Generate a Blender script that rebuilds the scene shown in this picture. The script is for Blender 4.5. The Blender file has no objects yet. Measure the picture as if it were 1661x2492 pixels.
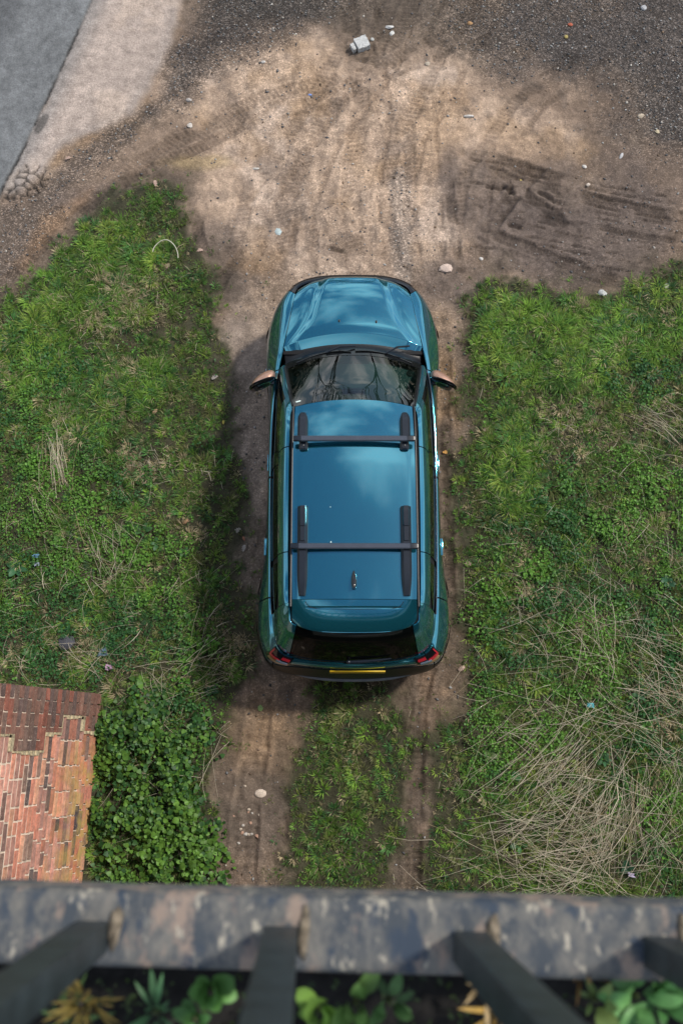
import bpy, math, random
import numpy as np
from mathutils import Vector, Matrix

R = math.radians
sc = bpy.context.scene
COL = sc.collection
# ---------------------------------------------------------------- camera
TILT = 14.5
EYE = 10.3
FPX, PW, PH = 2423.0, 1661.0, 2492.0
cam_d = bpy.data.cameras.new("camera")
cam = bpy.data.objects.new("camera", cam_d); COL.objects.link(cam)
cam.location = (0, 0, EYE); cam.rotation_euler = (R(TILT), 0, 0)
cam_d.sensor_fit = 'VERTICAL'; cam_d.sensor_height = 36.0; cam_d.sensor_width = 24.0
cam_d.lens = FPX / PH * 36.0
cam_d.clip_start = 0.05; cam_d.clip_end = 2000
cam_d.dof.use_dof = True; cam_d.dof.focus_distance = 9.1; cam_d.dof.aperture_fstop = 3.6
sc.camera = cam
# ---------------------------------------------------------------- light
SUN_EL, SUN_AZ = 52.0, 62.0          # azimuth measured from +Y towards +X
sd = Vector((math.cos(R(SUN_EL)) * math.sin(R(SUN_AZ)), math.cos(R(SUN_EL)) * math.cos(R(SUN_AZ)), math.sin(R(SUN_EL))))
sun_d = bpy.data.lights.new("sun", 'SUN'); sun_d.energy = 3.2; sun_d.angle = R(5.0); sun_d.color = (1.0, 0.93, 0.84)
sun = bpy.data.objects.new("sun", sun_d); COL.objects.link(sun)
sun.rotation_euler = (-sd).to_track_quat('-Z', 'Y').to_euler(); sun.location = (20, 12, 30)
world = bpy.data.worlds.new("World"); sc.world = world; world.use_nodes = True
wt = world.node_tree; wn = wt.nodes; wl = wt.links
wn.clear()
w_out = wn.new('ShaderNodeOutputWorld'); w_bg = wn.new('ShaderNodeBackground')
sky = wn.new('ShaderNodeTexSky'); sky.sky_type = 'NISHITA'; sky.sun_disc = False
sky.sun_elevation = R(SUN_EL); sky.sun_rotation = R(SUN_AZ); sky.air_density = 1.0; sky.dust_density = 1.2; sky.ozone_density = 1.5
w_tc = wn.new('ShaderNodeTexCoord')
w_sep = wn.new('ShaderNodeSeparateXYZ'); wl.new(w_tc.outputs['Generated'], w_sep.inputs[0])
# clouds lie on a flat layer: project the view direction onto it
w_add = wn.new('ShaderNodeMath'); w_add.operation = 'ADD'; w_add.inputs[1].default_value = 0.25; wl.new(w_sep.outputs['Z'], w_add.inputs[0])
w_max = wn.new('ShaderNodeMath'); w_max.operation = 'MAXIMUM'; w_max.inputs[1].default_value = 0.05; wl.new(w_add.outputs[0], w_max.inputs[0])
w_div = wn.new('ShaderNodeVectorMath'); w_div.operation = 'DIVIDE'
w_cmb = wn.new('ShaderNodeCombineXYZ')
for k in range(3): wl.new(w_max.outputs[0], w_cmb.inputs[k])
wl.new(w_tc.outputs['Generated'], w_div.inputs[0]); wl.new(w_cmb.outputs[0], w_div.inputs[1])
w_map = wn.new('ShaderNodeMapping'); w_map.inputs['Location'].default_value = (3.48, 10.22, 0); wl.new(w_div.outputs[0], w_map.inputs[0])
w_noi = wn.new('ShaderNodeTexNoise'); w_noi.inputs['Scale'].default_value = 3.4; w_noi.inputs['Detail'].default_value = 7; w_noi.inputs['Roughness'].default_value = 0.55
wl.new(w_map.outputs[0], w_noi.inputs['Vector'])
w_rmp = wn.new('ShaderNodeValToRGB'); w_rmp.color_ramp.elements[0].position = 0.47; w_rmp.color_ramp.elements[1].position = 0.63
wl.new(w_noi.outputs['Fac'], w_rmp.inputs[0])
w_mix = wn.new('ShaderNodeMix'); w_mix.data_type = 'RGBA'; w_mix.inputs['B'].default_value = (11.0, 11.2, 11.4, 1)
wl.new(w_rmp.outputs['Color'], w_mix.inputs['Factor']); wl.new(sky.outputs[0], w_mix.inputs['A'])
wl.new(w_mix.outputs['Result'], w_bg.inputs['Color']); w_bg.inputs['Strength'].default_value = 0.125
wl.new(w_bg.outputs[0], w_out.inputs['Surface'])
sc.view_settings.view_transform = 'Standard'; sc.view_settings.look = 'None'
sc.view_settings.gamma = 1.0; sc.view_settings.use_curve_mapping = False
sc.view_settings.exposure = 0.0
sc.cycles.use_denoising = True

# ---------------------------------------------------------------- helpers
rng = np.random.default_rng(7)
random.seed(7)

def tag(o, label=None, cat=None, group=None, kind=None):
    if label: o["label"] = label
    if cat: o["category"] = cat
    if group: o["group"] = group
    if kind: o["kind"] = kind
    return o

def empty(name, loc=(0, 0, 0), rz=0.0):
    o = bpy.data.objects.new(name, None); COL.objects.link(o)
    o.empty_display_size = 0.2; o.location = loc; o.rotation_euler = (0, 0, rz)
    return o

def link(name, me, mat=None, parent=None, loc=None):
    if mat is not None and not me.materials: me.materials.append(mat)
    o = bpy.data.objects.new(name, me); COL.objects.link(o)
    if parent: o.parent = parent
    if loc: o.location = loc
    return o

def mesh(name, V, F, mat=None, parent=None, smooth=True, loc=None, auto=None):
    me = bpy.data.meshes.new(name)
    me.from_pydata([tuple(v) for v in V], [], [tuple(f) for f in F])
    me.validate(); me.update()
    if smooth:
        me.polygons.foreach_set('use_smooth', [True] * len(me.polygons))
        if auto: 
            try: me.set_sharp_from_angle(angle=R(auto))
            except Exception: pass
    return link(name, me, mat, parent, loc)

def bigmesh(name, V, F, colr=None, mat=None, parent=None, smooth=False, vals=None):
    """V (n,3), F (m,k) with one k; colr (n,3) -> attribute 'tint'"""
    V = np.asarray(V, np.float32); F = np.asarray(F, np.int32)
    me = bpy.data.meshes.new(name)
    me.vertices.add(len(V)); me.vertices.foreach_set('co', V.ravel())
    k = F.shape[1]
    me.loops.add(F.size); me.loops.foreach_set('vertex_index', F.ravel())
    me.polygons.add(len(F)); me.polygons.foreach_set('loop_start', np.arange(0, F.size, k, dtype=np.int32))
    me.polygons.foreach_set('loop_total', np.full(len(F), k, np.int32))
    if smooth: me.polygons.foreach_set('use_smooth', np.ones(len(F), bool))
    me.update(calc_edges=True)
    if colr is not None:
        a = me.attributes.new('tint', 'FLOAT_COLOR', 'POINT')
        c = np.ones((len(V), 4), np.float32); c[:, :3] = colr
        a.data.foreach_set('color', c.ravel())
    if vals is not None:
        for nm, arr in vals.items():
            a = me.attributes.new(nm, 'FLOAT', 'POINT'); a.data.foreach_set('value', np.asarray(arr, np.float32))
    return link(name, me, mat, parent)

def ground_pt(px, py, z=0.0):
    """point of the place at height z that the photograph shows at (px, py)"""
    v = PH / 2 - py; t = R(TILT); h = EYE - z
    s = (FPX * math.cos(t) - v * math.sin(t)) / h
    return ((px - PW / 2) / s, h * math.tan(t + math.atan(v / FPX)))

def G(pts, z=0.0): return np.array([ground_pt(x, y, z) for x, y in pts])

# numpy value noise
_tab = rng.random((256, 256))
def vnoise(x, y, scale=1.0, seed=0):
    x = np.asarray(x) * scale + 37.17 * seed + 1000; y = np.asarray(y) * scale + 91.7 * seed + 1000
    xi = np.floor(x).astype(int); yi = np.floor(y).astype(int)
    fx = x - xi; fy = y - yi
    fx = fx * fx * (3 - 2 * fx); fy = fy * fy * (3 - 2 * fy)
    a = _tab[xi % 256, yi % 256]; b = _tab[(xi + 1) % 256, yi % 256]
    c = _tab[xi % 256, (yi + 1) % 256]; d = _tab[(xi + 1) % 256, (yi + 1) % 256]
    return (a * (1 - fx) + b * fx) * (1 - fy) + (c * (1 - fx) + d * fx) * fy
def fbm(x, y, scale=1.0, seed=0, oct=4):
    s = 0; amp = 1; tot = 0
    for k in range(oct):
        s = s + amp * vnoise(x, y, scale * 2 ** k, seed + k * 13); tot += amp; amp *= 0.55
    return s / tot
def sstep(a, b, x):
    t = np.clip((x - a) / (b - a), 0, 1); return t * t * (3 - 2 * t)
def sdist(X, Y, poly):
    """signed distance, positive inside"""
    P = np.asarray(poly); n = len(P)
    d = np.full(X.shape, 1e9); ins = np.zeros(X.shape, bool)
    for i in range(n):
        ax, ay = P[i]; bx, by = P[(i + 1) % n]
        ex, ey = bx - ax, by - ay
        t = np.clip(((X - ax) * ex + (Y - ay) * ey) / (ex * ex + ey * ey + 1e-12), 0, 1)
        d = np.minimum(d, np.hypot(X - ax - t * ex, Y - ay - t * ey))
        c = ((ay > Y) != (by > Y)) & (X < (bx - ax) * (Y - ay) / (by - ay + 1e-12) + ax)
        ins ^= c
    return np.where(ins, d, -d)
def ldist(X, Y, line):
    """distance to polyline and arclength along it"""
    P = np.asarray(line); best = np.full(X.shape, 1e9); al = np.zeros(X.shape); sg = np.zeros(X.shape); acc = 0
    for i in range(len(P) - 1):
        ax, ay = P[i]; bx, by = P[i + 1]; ex, ey = bx - ax, by - ay; L = math.hypot(ex, ey)
        t = np.clip(((X - ax) * ex + (Y - ay) * ey) / (L * L), 0, 1)
        dx = X - ax - t * ex; dy = Y - ay - t * ey; d = np.hypot(dx, dy); m = d < best
        best = np.where(m, d, best); al = np.where(m, acc + t * L, al); sg = np.where(m, np.sign(ex * dy - ey * dx), sg); acc += L
    return best, al, sg

# ---------------------------------------------------------------- materials
def mat_new(name):
    m = bpy.data.materials.new(name); m.use_nodes = True
    nt = m.node_tree; b = nt.nodes['Principled BSDF']
    return m, nt, b
def mat_simple(name, col, rough=0.5, metal=0.0, spec=0.5, coat=0.0, coat_r=0.03, noise=0.0, nscale=20, bump=0.0, bscale=60, sheen=0):
    m, nt, b = mat_new(name)
    b.inputs['Base Color'].default_value = (*col, 1); b.inputs['Roughness'].default_value = rough
    b.inputs['Metallic'].default_value = metal; b.inputs['Specular IOR Level'].default_value = spec
    b.inputs['Coat Weight'].default_value = coat; b.inputs['Coat Roughness'].default_value = coat_r
    tc = nt.nodes.new('ShaderNodeTexCoord')
    if noise > 0:
        n = nt.nodes.new('ShaderNodeTexNoise'); n.inputs['Scale'].default_value = nscale; n.inputs['Detail'].default_value = 6
        nt.links.new(tc.outputs['Object'], n.inputs['Vector'])
        r = nt.nodes.new('ShaderNodeMapRange'); r.inputs['From Min'].default_value = 0.3; r.inputs['From Max'].default_value = 0.7
        r.inputs['To Min'].default_value = 1 - noise; r.inputs['To Max'].default_value = 1 + noise
        nt.links.new(n.outputs['Fac'], r.inputs['Value'])
        mx = nt.nodes.new('ShaderNodeVectorMath'); mx.operation = 'SCALE'; mx.inputs[0].default_value = col
        nt.links.new(r.outputs[0], mx.inputs['Scale']); nt.links.new(mx.outputs[0], b.inputs['Base Color'])
    if bump > 0:
        n2 = nt.nodes.new('ShaderNodeTexNoise'); n2.inputs['Scale'].default_value = bscale; n2.inputs['Detail'].default_value = 5
        nt.links.new(tc.outputs['Object'], n2.inputs['Vector'])
        bp = nt.nodes.new('ShaderNodeBump'); bp.inputs['Strength'].default_value = bump; bp.inputs['Distance'].default_value = 0.01
        nt.links.new(n2.outputs['Fac'], bp.inputs['Height']); nt.links.new(bp.outputs[0], b.inputs['Normal'])
    return m
def mat_tint(name, rough=0.7, spec=0.3, trans=0.0, noise=0.25, nscale=40, bump=0.0, bscale=80, grit=False):
    """base colour from the mesh's own per-point colour, with fine noise"""
    m, nt, b = mat_new(name); N = nt.nodes; L = nt.links
    at = N.new('ShaderNodeAttribute'); at.attribute_name = 'tint'
    tc = N.new('ShaderNodeTexCoord')
    n = N.new('ShaderNodeTexNoise'); n.inputs['Scale'].default_value = nscale; n.inputs['Detail'].default_value = 8; n.inputs['Roughness'].default_value = 0.65
    L.new(tc.outputs['Object'], n.inputs['Vector'])
    r = N.new('ShaderNodeMapRange'); r.inputs['From Min'].default_value = 0.3; r.inputs['From Max'].default_value = 0.7
    r.inputs['To Min'].default_value = 1 - noise; r.inputs['To Max'].default_value = 1 + noise
    L.new(n.outputs['Fac'], r.inputs['Value'])
    mx = N.new('ShaderNodeVectorMath'); mx.operation = 'SCALE'
    L.new(at.outputs['Color'], mx.inputs[0]); L.new(r.outputs[0], mx.inputs['Scale'])
    L.new(mx.outputs[0], b.inputs['Base Color'])
    b.inputs['Roughness'].default_value = rough; b.inputs['Specular IOR Level'].default_value = spec
    if trans > 0:
        tr = N.new('ShaderNodeBsdfTranslucent'); L.new(mx.outputs[0], tr.inputs['Color'])
        ms = N.new('ShaderNodeMixShader'); ms.inputs[0].default_value = trans
        out = N['Material Output']; L.new(b.outputs[0], ms.inputs[1]); L.new(tr.outputs[0], ms.inputs[2]); L.new(ms.outputs[0], out.inputs['Surface'])
    if bump > 0:
        n2 = N.new('ShaderNodeTexNoise'); n2.inputs['Scale'].default_value = bscale; n2.inputs['Detail'].default_value = 6
        L.new(tc.outputs['Object'], n2.inputs['Vector'])
        bp = N.new('ShaderNodeBump'); bp.inputs['Strength'].default_value = bump; bp.inputs['Distance'].default_value = 0.012
        L.new(n2.outputs['Fac'], bp.inputs['Height']); L.new(bp.outputs[0], b.inputs['Normal'])
    return m

# ground material: per-point soil colour, grit flecks and crumbs where the 'grit' attribute says so
def mat_ground():
    m, nt, b = mat_new('soil'); N = nt.nodes; L = nt.links
    at = N.new('ShaderNodeAttribute'); at.attribute_name = 'tint'
    ag = N.new('ShaderNodeAttribute'); ag.attribute_name = 'grit'
    tc = N.new('ShaderNodeTexCoord')
    def noi(s, d=6, ro=0.6):
        n = N.new('ShaderNodeTexNoise'); n.inputs['Scale'].default_value = s; n.inputs['Detail'].default_value = d; n.inputs['Roughness'].default_value = ro
        L.new(tc.outputs['Object'], n.inputs['Vector']); return n
    def mr(src, a, c, lo, hi):
        r = N.new('ShaderNodeMapRange'); r.inputs['From Min'].default_value = a; r.inputs['From Max'].default_value = c
        r.inputs['To Min'].default_value = lo; r.inputs['To Max'].default_value = hi; L.new(src, r.inputs['Value']); return r.outputs[0]
    n1 = noi(9, 8, 0.7); n2 = noi(60, 6, 0.7)
    mul = N.new('ShaderNodeMath'); mul.operation = 'MULTIPLY'
    L.new(mr(n1.outputs['Fac'], .3, .7, .66, 1.34), mul.inputs[0]); L.new(mr(n2.outputs['Fac'], .3, .7, .72, 1.28), mul.inputs[1])
    sc1 = N.new('ShaderNodeVectorMath'); sc1.operation = 'SCALE'; L.new(at.outputs['Color'], sc1.inputs[0]); L.new(mul.outputs[0], sc1.inputs['Scale'])
    # grit: small voronoi cells, each with its own tone
    vo = N.new('ShaderNodeTexVoronoi'); vo.inputs['Scale'].default_value = 75; L.new(tc.outputs['Object'], vo.inputs['Vector'])
    hsv = N.new('ShaderNodeSeparateColor'); L.new(vo.outputs['Color'], hsv.inputs[0])
    tone = mr(hsv.outputs[0], 0.55, 1.0, 0.82, 1.9)
    pw = N.new('ShaderNodeMath'); pw.operation = 'POWER'; pw.inputs[1].default_value = 1.8; L.new(tone, pw.inputs[0])
    sc2 = N.new('ShaderNodeVectorMath'); sc2.operation = 'SCALE'; L.new(sc1.outputs[0], sc2.inputs[0]); L.new(pw.outputs[0], sc2.inputs['Scale'])
    mx = N.new('ShaderNodeMix'); mx.data_type = 'RGBA'; L.new(ag.outputs['Fac'], mx.inputs['Factor']); L.new(sc1.outputs[0], mx.inputs['A']); L.new(sc2.outputs[0], mx.inputs['B'])
    L.new(mx.outputs['Result'], b.inputs['Base Color'])
    b.inputs['Roughness'].default_value = 0.9; b.inputs['Specular IOR Level'].default_value = 0.25
    n3 = noi(28, 10, 0.75)
    hh = N.new('ShaderNodeMath'); hh.operation = 'MULTIPLY_ADD'; L.new(vo.outputs['Distance'], hh.inputs[0]); hh.inputs[1].default_value = -0.9; L.new(n3.outputs['Fac'], hh.inputs[2])
    hm = N.new('ShaderNodeMix'); hm.data_type = 'FLOAT'; L.new(ag.outputs['Fac'], hm.inputs['Factor']); L.new(n3.outputs['Fac'], hm.inputs['A']); L.new(hh.outputs[0], hm.inputs['B'])
    bp = N.new('ShaderNodeBump'); bp.inputs['Strength'].default_value = 0.85; bp.inputs['Distance'].default_value = 0.022
    L.new(hm.outputs['Result'], bp.inputs['Height']); L.new(bp.outputs[0], b.inputs['Normal'])
    return m

def mat_paint(name, base, metal=0.75, rough=0.22):
    m, nt, b = mat_new(name); N = nt.nodes; L = nt.links
    b.inputs['Base Color'].default_value = (*base, 1); b.inputs['Metallic'].default_value = metal
    b.inputs['Roughness'].default_value = rough; b.inputs['Coat Weight'].default_value = 1.0; b.inputs['Coat Roughness'].default_value = 0.015
    b.inputs['Coat IOR'].default_value = 1.75
    tc = N.new('ShaderNodeTexCoord')
    n = N.new('ShaderNodeTexNoise'); n.inputs['Scale'].default_value = 3.0; n.inputs['Detail'].default_value = 6; L.new(tc.outputs['Object'], n.inputs['Vector'])
    r = N.new('ShaderNodeMapRange'); r.inputs['To Min'].default_value = rough - .03; r.inputs['To Max'].default_value = rough + .05; L.new(n.outputs['Fac'], r.inputs['Value'])
    L.new(r.outputs[0], b.inputs['Roughness'])
    d = N.new('ShaderNodeTexNoise'); d.inputs['Scale'].default_value = 220; d.inputs['Detail'].default_value = 1; L.new(tc.outputs['Object'], d.inputs['Vector'])
    # sparse dust specks in the coat
    r2 = N.new('ShaderNodeMapRange'); r2.inputs['From Min'].default_value = .62; r2.inputs['From Max'].default_value = .8; r2.inputs['To Min'].default_value = .015; r2.inputs['To Max'].default_value = .25
    L.new(d.outputs['Fac'], r2.inputs['Value']); L.new(r2.outputs[0], b.inputs['Coat Roughness'])
    return m

def mat_glass(name, tint, refl_ior=1.5):
    m, nt, b = mat_new(name); N = nt.nodes; L = nt.links
    out = N['Material Output']; N.remove(b)
    g = N.new('ShaderNodeBsdfGlossy'); g.inputs['Roughness'].default_value = 0.008; g.inputs['Color'].default_value = (1, 1, 1, 1)
    t = N.new('ShaderNodeBsdfTransparent'); t.inputs['Color'].default_value = (*tint, 1)
    f = N.new('ShaderNodeFresnel'); f.inputs['IOR'].default_value = refl_ior
    ms = N.new('ShaderNodeMixShader'); L.new(f.outputs[0], ms.inputs[0]); L.new(t.outputs[0], ms.inputs[1]); L.new(g.outputs[0], ms.inputs[2])
    L.new(ms.outputs[0], out.inputs['Surface'])
    return m

M = {}
M['soil'] = mat_ground()
M['paint'] = mat_paint('teal_paint', (0.022, 0.260, 0.365), 0.85, 0.09)
M['black_plastic'] = mat_simple('black_plastic', (0.007, 0.008, 0.010), 0.38, noise=.2, nscale=60, bump=.15, bscale=400)
M['gloss_black'] = mat_simple('gloss_black', (0.006, 0.007, 0.008), 0.12, coat=.6, noise=.1)
M['rear_glass'] = mat_simple('rear_glass', (0.003, 0.004, 0.004), 0.05, spec=0.12, noise=.1)
M['privacy_glass'] = mat_simple('privacy_glass', (0.004, 0.006, 0.006), 0.03, spec=0.6, noise=.1)
M['shell_black'] = mat_simple('shell_black', (0.004, 0.004, 0.005), 0.8)
M['rail_plastic'] = mat_simple('rail_plastic', (0.011, 0.016, 0.025), 0.30, noise=.12, nscale=30)
M['bar_alloy'] = mat_simple('bar_alloy', (0.060, 0.072, 0.098), 0.33, metal=.2, noise=.1, nscale=12)
M['bumper_grey'] = mat_simple('bumper_grey', (0.20, 0.225, 0.26), 0.5, metal=.1, noise=.1)
M['copper'] = mat_simple('copper_paint', (0.50, 0.29, 0.20), 0.38, metal=.6, coat=.8, noise=.06)
M['chrome'] = mat_simple('chrome', (0.6, 0.62, 0.65), 0.12, metal=1.0)
M['windscreen'] = mat_glass('windscreen_glass', (0.50, 0.72, 0.68), 1.78)
M['dash'] = mat_simple('dash_plastic', (0.028, 0.052, 0.050), 0.75, noise=.15, nscale=8, bump=.1, bscale=300)
M['cabin'] = mat_simple('cabin_cloth', (0.02, 0.022, 0.024), 0.9, noise=.2)
M['sticker'] = mat_simple('sticker_paper', (0.7, 0.86, 0.82), 0.6)
M['red_lens'] = mat_simple('red_lens', (0.42, 0.018, 0.03), 0.12, coat=.8)
M['clear_lens'] = mat_simple('clear_lens', (0.32, 0.42, 0.6), 0.1, metal=.6, coat=.8)
M['amber_lens'] = mat_simple('amber_lens', (0.35, 0.22, 0.12), 0.2, coat=.6)
M['plate'] = mat_simple('plate_yellow', (0.85, 0.55, 0.02), 0.35)
M['badge'] = mat_simple('badge_grey', (0.12, 0.125, 0.13), 0.3, metal=.6)
M['tyre'] = mat_simple('tyre_rubber', (0.02, 0.02, 0.02), 0.85, noise=.2, bump=.2)
M['rim'] = mat_simple('rim_alloy', (0.35, 0.35, 0.37), 0.3, metal=.9)
M['mirror'] = mat_simple('mirror_glass', (0.75, 0.78, 0.78), 0.02, metal=1.0)

# ================================================================= GROUND
gx = np.concatenate([[-300, -120, -50, -22, -12, -8, -6.2], np.arange(-5.2, 5.2001, 0.0175), [6.2, 8, 12, 22, 50, 120, 300]])
gy = np.concatenate([[-300, -120, -50, -22, -12, -7, -4, -2.6], np.arange(-1.9, 10.0, 0.0175), [10.8, 12, 15, 22, 40, 80, 160, 300]])
GX, GY = np.meshgrid(gx, gy)                                      # rows = y

road_poly = G([(228, 0), (150, 175), (60, 365), (5, 470), (-60, 620), (-900, 600), (-900, -400), (420, -400)])
apron_poly = G([(420, -400), (440, -150), (447, 0), (440, 60), (408, 150), (372, 215), (330, 290), (255, 322), (190, 345), (140, 385), (112, 425), (72, 462), (62, 476), (0, 482), (-60, 640), (-900, 600), (-900, -400)])
grassL = G([(-400, 1100), (-60, 790), (0, 735), (60, 695), (140, 620), (205, 545), (270, 478), (330, 440), (395, 428), (455, 455), (478, 540), (515, 640), (548, 720), (572, 830), (585, 950), (592, 1100), (612, 1250), (625, 1380), (640, 1520), (645, 1610), (605, 1690), (580, 1740), (562, 1840), (540, 1960), (530, 2060), (545, 2250), (520, 2600), (-600, 2600)])
grassM = G([(722, 1690), (730, 1650), (800, 1620), (975, 1625), (998, 1740), (1008, 1850), (1000, 2000), (990, 2150), (980, 2600), (630, 2600), (652, 2160), (678, 2000), (686, 1850), (712, 1740)])
grassR = G([(2300, 500), (1661, 610), (1600, 650), (1500, 690), (1400, 690), (1290, 660), (1190, 640), (1140, 690), (1112, 760), (1122, 860), (1108, 950), (1095, 1100), (1078, 1250), (1080, 1400), (1082, 1500), (1088, 1600), (1095, 1690), (1072, 1740), (1032, 1830), (1026, 2000), (1006, 2180), (990, 2600), (2300, 2600)])

def wob(X, Y, amp=0.12, sc_=3.0, seed=3): return (fbm(X, Y, sc_, seed, 5) - 0.5) * 2 * amp
def grass_mask(X, Y):
    d = np.maximum(np.maximum(sdist(X, Y, grassL), sdist(X, Y, grassM)), sdist(X, Y, grassR))
    d = d + wob(X, Y, 0.26, 2.4, 5) + wob(X, Y, 0.10, 9, 6)
    return d
far = (np.abs(GX) > 8.5) | (GY < -7.5) | (GY > 15.5)
gm = grass_mask(GX, GY)
gmask = sstep(-0.05, 0.12, gm)
d_road = sdist(GX, GY, road_poly) + wob(GX, GY, 0.012, 14, 8)
d_apr = sdist(GX, GY, apron_poly) + wob(GX, GY, 0.05, 5, 9)
m_road = sstep(-0.012, 0.012, d_road)
m_apr = sstep(-0.02, 0.10, d_apr)
seam = np.exp(-((d_road + wob(GX, GY, .012, 20, 88)) / 0.015) ** 2) * (d_apr > 0.0) * (0.45 + 0.55 * sstep(.35, .6, fbm(GX, GY, 5, 71, 3)))

# soil colours (albedo)
C = lambda r, g, b: np.array([r, g, b])
tan = C(.46, .345, .26); pale = C(.60, .475, .375); brown = C(.20, .145, .105); dark = C(.065, .057, .052); ochre = C(.36, .235, .13)
greyg = C(.10, .103, .108); roadc = C(.185, .195, .20); aprc = C(.44, .365, .315); moist = C(.105, .085, .075)
def L3(a, b, m): return a * (1 - m[..., None]) + b * m[..., None]
n_big = fbm(GX, GY, 0.8, 21, 5); n_mid = fbm(GX, GY, 2.6, 22, 5); n_fin = fbm(GX, GY, 9, 23, 4)
base = L3(np.broadcast_to(C(.165, .120, .088), GX.shape + (3,)), np.broadcast_to(C(.30, .225, .165), GX.shape + (3,)), sstep(.40, .64, n_mid * .6 + n_big * .4))
def blob(px, py, rx, ry, soft=0.5, seed=40, rot=0.0):
    cx, cy = ground_pt(px, py)
    x1, _ = ground_pt(px + rx, py); _, y1 = ground_pt(px, py - ry)
    ax, ay = abs(x1 - cx), abs(y1 - cy)
    c, s = math.cos(R(rot)), math.sin(R(rot))
    dx, dy = GX - cx, GY - cy
    u = (dx * c + dy * s) / ax; v = (-dx * s + dy * c) / ay
    q = np.hypot(u, v) + (fbm(GX, GY, 2.2, seed, 5) - .5) * 1.1
    return sstep(1 + soft * .5, 1 - soft * .5, q)
# pale, dusty middle of the yard
yard = np.zeros(GX.shape)
for a in [(880, 440, 330, 210), (640, 440, 150, 150), (1000, 250, 250, 120), (560, 215, 190, 70), (1190, 320, 190, 70), (800, 150, 260, 70)]:
    yard = np.maximum(yard, blob(*a, soft=1.1, seed=int(a[0])))
base = L3(base, C(.54, .402, .295), .90 * yard)
base = L3(base, C(.60, .475, .38), .6 * yard * sstep(.5, .66, fbm(GX, GY, 2.0, 34, 5)))
base = L3(base, C(.26, .19, .14), .50 * sstep(.54, .70, fbm(GX * 1.0, GY, 1.9, 30, 5)))
base = L3(base, C(.19, .14, .105), 0.45 * sstep(.50, .68, fbm(GX * 1.6 + GY * .5, GY * .55, 2.2, 31, 5)))
base = L3(base, C(.15, .12, .10), 0.42 * sstep(.56, .68, fbm(GX * 1.2, GY, 5.5, 32, 5)))
base = L3(base, ochre, 0.4 * sstep(.55, .72, fbm(GX, GY, 1.4, 33, 4)))
# dark gravel: near the apron, and the whole upper right
dg = G([(455, -300), (447, 0), (438, 80), (400, 165), (345, 275), (322, 318), (420, 262), (520, 185), (600, 130), (700, 110), (800, 62), (920, 30), (960, -300)])
d1 = sstep(-.22, .40, sdist(GX, GY, dg) + wob(GX, GY, .42, 1.9, 50))
dg2 = G([(1010, -300), (1060, 60), (1130, 110), (1190, 175), (1290, 215), (1400, 255), (1480, 330), (1560, 372), (1661, 395), (2300, 420), (2300, -300)])
d2 = sstep(-.40, .75, sdist(GX, GY, dg2) + wob(GX, GY, .65, 1.3, 51))
dg3 = G([(330, 292), (230, 330), (150, 385), (110, 440), (60, 485), (-80, 500), (-200, 1100), (-40, 760), (60, 640), (110, 560), (190, 470), (260, 400), (330, 340)])
d3 = sstep(-.10, .14, sdist(GX, GY, dg3) + wob(GX, GY, .16, 3.0, 52))
lane_l = sstep(-.12, .1, sdist(GX, GY, G([(-300, 1100), (-300, 480), (60, 470), (230, 350), (420, 300), (560, 330), (470, 400), (380, 440), (270, 480), (60, 690)])) + wob(GX, GY, .14, 3, 49))
base = L3(base, C(.25, .185, .138), .75 * lane_l)
base = L3(base, dark, .85 * d1); base = L3(base, C(.060, .057, .056), .82 * d2); base = L3(base, C(.105, .088, .076), .62 * d3)
base = L3(base, C(.075, .066, .058), .85 * blob(760, -10, 330, 75, 1.0, 61)); base = L3(base, C(.14, .11, .085), .7 * blob(1000, 40, 230, 110, 1.0, 62))
# wet mud with ruts at the right
mudc = C(.125, .10, .088)
for a in [(1240, 470, 150, 110), (1340, 570, 270, 90), (1540, 520, 220, 70), (1095, 440, 22, 90), (1600, 430, 150, 70), (1120, 680, 90, 60), (1450, 640, 300, 50)]:
    base = L3(base, mudc, .62 * blob(*a, soft=1.1, seed=int(a[1]) + 3))
for a in [(520, 600, 60, 60), (560, 700, 50, 40), (300, 480, 160, 30)]:
    base = L3(base, mudc, .6 * blob(*a, soft=.8, seed=int(a[1]) + 9))
# left side of the car and the two wheel tracks
for a in [(590, 980, 70, 220), (600, 1300, 60, 230)]:
    base = L3(base, C(.34, .275, .225), .8 * blob(*a, soft=.7, seed=int(a[0])))  # soil coloured paler here to lift the car's cast shadow
base = L3(base, ochre * .95, .75 * blob(1088, 960, 38, 120, .6, 77)); base = L3(base, moist, .7 * blob(1085, 1080, 34, 60, .6, 78))
base = L3(base, ochre * .85, .5 * blob(640, 1800, 90, 130, .8, 79)); base = L3(base, C(.14, .115, .095), .65 * blob(625, 1960, 85, 110, .7, 80))
base = L3(base, C(.36, .24, .15), .55 * blob(1042, 1720, 24, 90, .8, 84)); base = L3(base, C(.22, .16, .12), .35 * blob(1020, 1750, 60, 120, .8, 81))
yel = blob(470, 395, 75, 22, .8, 82); base = L3(base, C(.36, .27, .14), .6 * yel)
oc4 = G([(40, 640), (120, 520), (220, 470), (150, 560), (60, 660)]); base = L3(base, C(.27, .17, .10), .6 * sstep(-.1, .1, sdist(GX, GY, oc4) + wob(GX, GY, .12, 4, 83)))
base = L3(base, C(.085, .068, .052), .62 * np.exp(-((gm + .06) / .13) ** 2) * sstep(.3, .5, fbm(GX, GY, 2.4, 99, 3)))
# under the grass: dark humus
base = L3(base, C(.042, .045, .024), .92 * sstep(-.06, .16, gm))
base = base * (0.86 + 0.28 * n_fin[..., None])
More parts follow.
